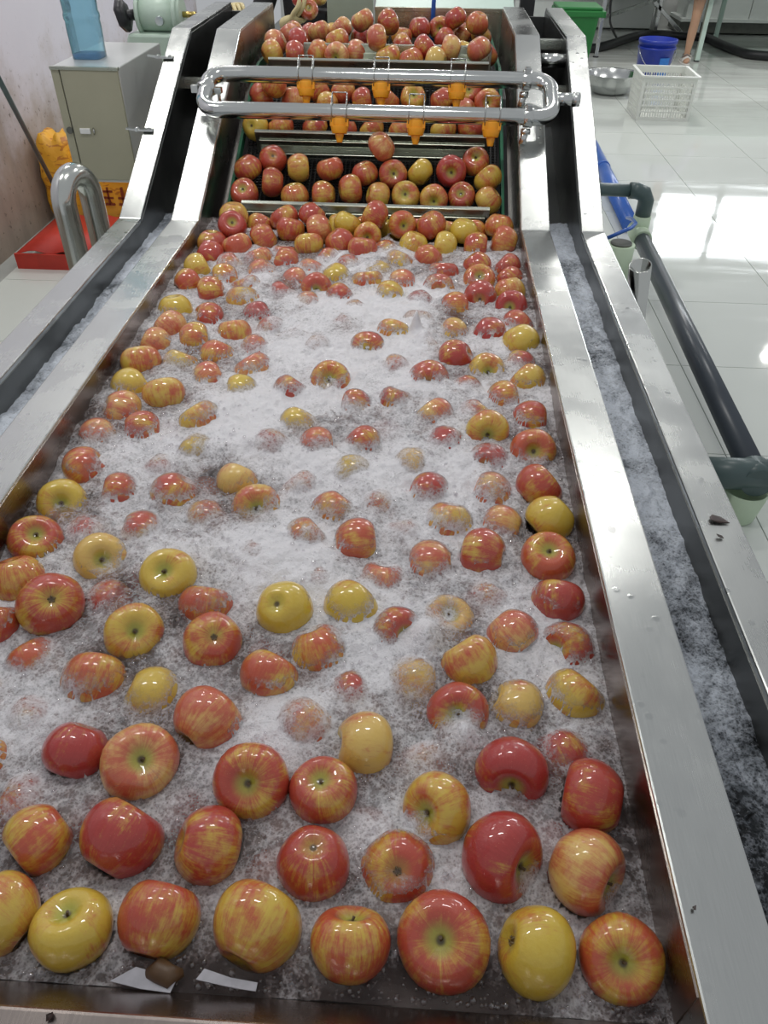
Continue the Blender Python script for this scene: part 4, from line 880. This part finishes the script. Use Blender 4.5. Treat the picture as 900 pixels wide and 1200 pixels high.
def stand(legs, name, label, mat, bars, w=.045):
    pts = [(at_floor(*b), t_) for b, t_ in legs]; c = sum((p for p, _ in pts), Vector())/len(pts); o = tag(empty(name, (c.x, c.y, FLOOR)), label, 'stand')
    tops = []
    for p, lean in pts:
        q = p + Vector((lean, 0, .80)); MB().bar(p - o.location + Vector((0, 0, .012)), q - o.location, w, w, (0, 1, 0)).build('leg', mat, o, bevel=.004); MB().tube([p - o.location, p - o.location + Vector((0, 0, .014))], .035, 12).build('foot', M['black'], o); tops.append((p, q))
    for i, k, z in bars:
        a = tops[i][0].lerp(tops[i][1], z/.8); b = tops[k][0].lerp(tops[k][1], z/.8); MB().bar(a - o.location, b - o.location, w*.8, w*.8).build('rail', mat, o, bevel=.003)
    a = [t_[1] - o.location for t_ in tops]; x0, x1 = min(v.x for v in a)-.05, max(v.x for v in a)+.05; y0, y1 = min(v.y for v in a)-.05, max(v.y for v in a)+.05
    MB().box((x0, y0, .80), (x1, y1, .83)).build('top_plate', mat, o, bevel=.004); return o
stand([((698, 67), 0), ((746, 33), 0), ((762, 40), 0), ((716, 26), 0)], 'steel_stand', 'grey steel stand with square legs behind the basin', M['steel'], [(0, 2, .42), (1, 3, .42), (0, 3, .42)])
mn = stand([((816, 72), .0), ((952, 76), .0), ((960, 48), .0), ((838, 46), .0)], 'mint_stand', 'mint green machine stand with black foot beside the bare leg', M['mint'], [(3, 2, .55)], .055)
fp = at_floor(800, 45); br_ = tag(empty('steel_brace', (fp.x-.1, fp.y+.2, FLOOR)), 'grey steel trestle with a diagonal brace behind the bare leg', 'trestle')
MB().bar((-.25, .05, .012), (-.25, .05, .8), .05, .05, (0, 1, 0)).build('leg', M['steel'], br_, bevel=.004); MB().bar((.16, .05, .012), (-.62, .05, .62), .05, .05, (0, 1, 0)).build('diagonal_brace', M['steel'], br_, bevel=.004); MB().bar((.35, .05, .012), (.35, .05, .8), .05, .05, (0, 1, 0)).build('leg', M['steel'], br_, bevel=.004); MB().box((-.65, 0, .8), (.45, .1, .83)).build('top_plate', M['steel'], br_)
hp = [at_z(640, 60, FLOOR+.05), at_z(690, 57, FLOOR+.05), at_z(715, 52, FLOOR+.05), at_z(742, 43, FLOOR+.05), at_z(765, 40, FLOOR+.05), at_z(800, 42, FLOOR+.05), at_z(826, 44, FLOOR+.05), at_z(845, 52, FLOOR+.05), at_z(868, 61, FLOOR+.05), at_z(890, 65, FLOOR+.05), at_z(960, 70, FLOOR+.05)]
def spline(p, n=6):
    out = []
    for i in range(len(p)-1):
        a, b, c_, d = p[max(i-1, 0)], p[i], p[i+1], p[min(i+2, len(p)-1)]
        for k in range(n):
            t_ = k/n; out.append(.5*((2*b) + (c_-a)*t_ + (2*a-5*b+4*c_-d)*t_*t_ + (3*b-a-3*c_+d)*t_**3))
    return out + [p[-1]]
o = MB().tube(spline(hp), .052, 14).build('black_hose', M['black']); tag(o, 'thick black hose snaking over the far floor', 'hose')
cp = [at_y(717, 45, 11.3), at_y(716, 30, 11.3), at_y(715, 15, 11.3), at_y(718, -30, 11.3)]; cp[0] = at_floor(722, 46) + Vector((0, 0, .02)); 
o = MB().tube(spline(cp), .014, 8).build('black_cable', M['black']); tag(o, 'thin black cable hanging down beside the steel stand', 'cable')
ma = tag(empty('white_machine', (5.2, 13.45, FLOOR)), 'white panelled machine over a painted bottom shadow at the far right', 'machine')
for k in range(3): MB().box((-1.35+k*.9, -.3, .20), (-.46+k*.9, .3, 1.4)).build('panel', M['panel'], ma, bevel=.004)
MB().box((-1.42, -.34, .155), (1.42, .34, .20)).build('sill', M['panel'], ma, bevel=.004); MB().box((-1.42, -.30, .02), (1.42, .34, .155)).build('bottom_shadow', M['beam'], ma)  # the dark box paints in the shadow below the panels
for x in (-1.3, 1.3): MB().box((x-.05, -.2, 0), (x+.05, .2, .02)).build('foot', M['black'], ma)
lw_ = tag(empty('white_bench', (2.6, 13.45, FLOOR)), 'low white machine cover with a grey rail at the far wall', 'bench')
MB().box((-1.2, .0, .02), (.95, .5, 1.2)).build('cover', M['panel'], lw_, bevel=.01); MB().box((-1.2, -.03, .38), (.95, .0, .46)).build('rail', M['beam'], lw_, bevel=.004)
for x in (-1.1, .85): MB().box((x-.05, .1, 0), (x+.05, .4, .02)).build('foot', M['black'], lw_)

# people -------------------------------------------------------------
def skin_mesh(name, joints, edges, mat, parent, root=0, levels=2):
    me = bpy.data.meshes.new(name); me.from_pydata([j[0] for j in joints], edges, []); o = bpy.data.objects.new(name, me); COL.objects.link(o)
    m = o.modifiers.new('skin', 'SKIN'); m.use_smooth_shade = True; s2 = o.modifiers.new('sub', 'SUBSURF'); s2.levels = levels; s2.render_levels = levels
    for i, j in enumerate(joints):
        sv = me.skin_vertices[0].data[i]; rr_ = j[1]; sv.radius = rr_ if isinstance(rr_, tuple) else (rr_, rr_); sv.use_root = (i == root)
    dg = bpy.context.evaluated_depsgraph_get(); dg.update(); nm_ = bpy.data.meshes.new_from_object(o.evaluated_get(dg)); bpy.data.objects.remove(o)
    nm_.name = name; nm_.materials.clear(); nm_.materials.append(mat); q_ = bpy.data.objects.new(name, nm_); COL.objects.link(q_); q_.parent = parent; return q_
def hand(parent, wrist, tip_dir, palm_n, mat, name, curl=.5, k=1.0):
    d = Vector(tip_dir).normalized(); n_ = Vector(palm_n); n_ = (n_ - d*n_.dot(d)).normalized(); s_ = d.cross(n_); w = Vector(wrist)
    J = [(tuple(w), .026*k), (tuple(w+d*.045*k), (.040*k, .020*k)), (tuple(w+d*.085*k), (.042*k, .017*k))]; E = [(0, 1), (1, 2)]
    for i, (off, L) in enumerate(((-.030, .070), (-.010, .080), (.011, .076), (.030, .060))):
        b = len(J); p0 = w + d*.092*k + s_*off*k; a1 = curl*.7; a2 = curl*1.6
        p1_ = p0 + (d*math.cos(a1) + n_*math.sin(a1))*L*.5*k; p2_ = p1_ + (d*math.cos(a2) + n_*math.sin(a2))*L*.35*k; p3_ = p2_ + (d*math.cos(a2+.4) + n_*math.sin(a2+.4))*L*.25*k
        J += [(tuple(p0), .0105*k), (tuple(p1_), .0095*k), (tuple(p2_), .0085*k), (tuple(p3_), .007*k)]; E += [(2, b), (b, b+1), (b+1, b+2), (b+2, b+3)]
    b = len(J); t0_ = w + d*.035*k - s_*.034*k; t1_ = t0_ + (d*.6 - s_*.55 + n_*.5).normalized()*.042*k; t2_ = t1_ + (d*.8 - s_*.1 + n_*.6).normalized()*.032*k
    J += [(tuple(t0_), .014*k), (tuple(t1_), .011*k), (tuple(t2_), .0085*k)]; E += [(1, b), (b, b+1), (b+1, b+2)]
    return skin_mesh(name, J, E, mat, parent)
def head(parent, c, face, hairmat, long=False):
    f = Vector(face).normalized(); s_ = f.cross(Vector((0, 0, 1))).normalized(); bm = bmesh.new(); bmesh.ops.create_uvsphere(bm, u_segments=28, v_segments=20, radius=1)
    for v in bm.verts:
        x, y, z = v.co; fx = x*.076; fy = y*.095; fz = z*.118
        if z < -.2: fx *= 1-.35*(-z-.2); fy *= 1-.12*(-z-.2)
        if y > .6 and abs(x) < .22 and -.35 < z < .12: fy += .020*(1-abs(x)/.22)*(1-abs(z+.2)/.35)
        if y > .5 and .02 < z < .2 and .22 < abs(x) < .6: fy -= .008
        if y > .6 and abs(x) < .35 and -.62 < z < -.48: fy += .005
        v.co = Vector(c) + s_*fx + f*fy + Vector((0, 0, fz))
    me = bpy.data.meshes.new('head'); bm.to_mesh(me); bm.free(); me.polygons.foreach_set('use_smooth', [True]*len(me.polygons)); me.materials.append(M['skin']); h = bpy.data.objects.new('head', me); COL.objects.link(h); h.parent = parent
    c = Vector(c)
    for e_ in (-1, 1):
        MB().lathe([(0, .006), (.006, .004), (.009, 0)], 10, c=tuple(c + s_*.030*e_ + f*.088 + Vector((0, 0, .008)))).build('eye', M['black'], h); MB().tube([c + s_*.074*e_ + Vector((0, 0, -.025)), c + s_*.084*e_ - f*.01 + Vector((0, 0, .0)), c + s_*.078*e_ + Vector((0, 0, .025))], [.008, .012, .008], 8).build('ear', M['skin'], h)
    MB().tube([c - s_*.022 + f*.083 + Vector((0, 0, -.066)), c + f*.090 + Vector((0, 0, -.064)), c + s_*.022 + f*.083 + Vector((0, 0, -.066))], [.003, .006, .003], 8).build('mouth', M['strap'], h)
    bm = bmesh.new(); bmesh.ops.create_uvsphere(bm, u_segments=24, v_segments=16, radius=1); bmesh.ops.delete(bm, geom=[v for v in bm.verts if v.co.z < (.25 if v.co.y > .2 else -.55)], context='VERTS')
    for v in bm.verts: x, y, z = v.co; v.co = c + s_*x*.084 + f*(y*.102-.006) + Vector((0, 0, z*.126+.006))
    me = bpy.data.meshes.new('hair'); bm.to_mesh(me); bm.free(); me.polygons.foreach_set('use_smooth', [True]*len(me.polygons)); me.materials.append(hairmat); q_ = bpy.data.objects.new('hair', me); COL.objects.link(q_); q_.parent = parent
def person(loc, label, arms, legs_x, cloth_top, cloth_leg, bare, gl, face=(0, -1, 0)):
    o = tag(empty('person', loc), label, 'person'); V3 = lambda *a: tuple(a)
    sh = .175
    J = [(V3(0, 0, .90), (.135, .10)), (V3(0, 0, 1.08), (.125, .095)), (V3(0, 0, 1.28), (.15, .10)), (V3(0, 0, 1.37), (.10, .075)), (V3(0, -.005, 1.43), .048), (V3(0, -.01, 1.50), .045)]; E = [(0, 1), (1, 2), (2, 3), (3, 4), (4, 5)]
    for e_, (el, wr) in zip((-1, 1), arms):
        b = len(J); J += [(V3(e_*sh, 0, 1.34), .052), (tuple(el), .040), (tuple(wr), .028)]; E += [(3, b), (b, b+1), (b+1, b+2)]
    for lx, ly in legs_x:
        b = len(J); J += [(V3(lx*.9, ly*.5, .80), .085), (V3(lx, ly-.01, .46), .055), (V3(lx, ly+.015, .32), .056), (V3(lx, ly+.02, .10), .036), (V3(lx, ly+.02, .05), .038), (V3(lx-.02, ly-.08, .035), (.040, .026)), (V3(lx-.03, ly-.15, .028), (.036, .018))]; E += [(0, b)] + [(b+i, b+i+1) for i in range(6)]
    skin_mesh('body', J, E, M['skin'], o)
    J2 = [(j[0], tuple(x+.012 for x in (j[1] if isinstance(j[1], tuple) else (j[1], j[1])))) for j in J]
    nb = 5; arm = list(range(6, 12)); top = [0, 1, 2, 3] + arm; idx = {a: i for i, a in enumerate(top)}
    skin_mesh('shirt', [J2[i] for i in top], [(idx[a], idx[b]) for a, b in E if a in idx and b in idx], cloth_top, o)
    if bare:
        MB().lathe([(.13, .95), (.17, .85), (.20, bare), (.19, bare), (.15, .85)], 24).build('skirt', cloth_leg, o)
    else:
        lg = [0] + [12+7*k+i for k in range(2) for i in range(4)]; idx = {a: i for i, a in enumerate(lg)}
        skin_mesh('trousers', [J2[i] for i in lg], [(idx[a], idx[b]) for a, b in E if a in idx and b in idx], cloth_leg, o)
    head(o, (0, -.015, 1.575), face, M['hair'])
    return o
w0 = Vector((-.42, 4.52, FLOOR)); L_ = lambda p: Vector(p) - w0
gp = at_y(348, 24, 4.14); ap = at_y(362, 16, 4.10)
wk = person(w0, 'person in black clothes and cream gloves sorting apples behind the conveyor', [(L_((-.72, 4.42, .16)), L_((-.745, 4.24, .335))), (L_((-.20, 4.44, .14)), L_((-.52, 4.17, .285)))], [(-.09, 0), (.09, 0)], M['cloth'], M['cloth'], 0, True)
hand(wk, L_((-.745, 4.24, .335)), (.25, -.9, .25), (.2, -.2, -1), M['glove'], 'glove', .4)
hand(wk, L_((-.52, 4.17, .285)), (.75, -.40, .30), (.35, .2, .9), M['glove'], 'glove', .7, 1.25)
for (pp, kk, lb_) in ((L_((-.375, 4.135, .352)), 'o', 'orange-red apple held in the cream gloved hand'),):
    o = bpy.data.objects.new('apple', AM[2]); COL.objects.link(o); o.location = w0 + pp; o.scale = (.043,)*3; o.rotation_euler = (1.2, .3, 0); o.color = (*KIND[kk], 1); tag(o, lb_, 'apple')
for k in range(2):
    o = bpy.data.objects.new('apple', AM[k]); COL.objects.link(o); p = at_y(352 + 22*k, 4 - 3*k, 4.22); p.z += .02; o.location = p; o.scale = (.041,)*3; o.rotation_euler = (.6, .3+k, 0); o.color = (*(KIND['R'] if k == 0 else KIND['g']), 1)
    tag(o, ('crimson' if k == 0 else 'pale yellow') + ' apple on the sorting tray before the black clothes', 'apple')
tr_ = tag(empty('sorting_tray', (-.29, 4.23, FLOOR)), 'small black tray of apples behind the conveyor end', 'tray')
zt = at_y(352, 4, 4.22).z + .02 - .041 - FLOOR
MB().box((-.11, -.05, zt-.012), (.10, .07, zt-.004)).build('tray', M['black'], tr_); MB().box((-.02, -.01, 0), (.0, .01, zt-.012)).build('leg', M['black'], tr_)
ft = at_floor(803, 74); o2 = Vector((ft.x+.03, ft.y-.02+.1, FLOOR))
p2_ = person(o2, 'person with bare legs and white sandals beside the mint stand', [((-.28, -.05, 1.08), (-.30, -.22, .90)), ((.28, -.05, 1.08), (.30, -.22, .90))], [(-.02, -.05), (.03, .12)], M['lilac'], M['lilac'], .66, False, (-.8, -.6, 0))
for e_ in (-1, 1): hand(p2_, (e_*.30, -.22, .90), (0, -.8, -.5), (-e_, 0, 0), M['skin'], 'hand', .4)
for lx, ly in ((-.02, -.05), (.03, .12)):
    sd = MB().prism([(lx-.07, ly+.07), (lx+.03, ly+.07), (lx+.025, ly-.10), (lx-.0, ly-.19), (lx-.055, ly-.19), (lx-.085, ly-.10)], .0, .012, 'Z').build('sandal', M['sandal'], p2_, bevel=.003)
    MB().tube([(lx-.055, ly-.06, .012), (lx-.055, ly-.07, .05), (lx-.015, ly-.075, .072), (lx+.028, ly-.06, .05), (lx+.03, ly-.05, .012)], .014, 8).build('strap', M['sandal'], sd); MB().tube([(lx-.055, ly+.0, .06), (lx-.02, ly-.045, .095), (lx+.035, ly+.0, .07), (lx+.03, ly+.05, .06)], .009, 8).build('ankle_strap', M['strap'], sd)
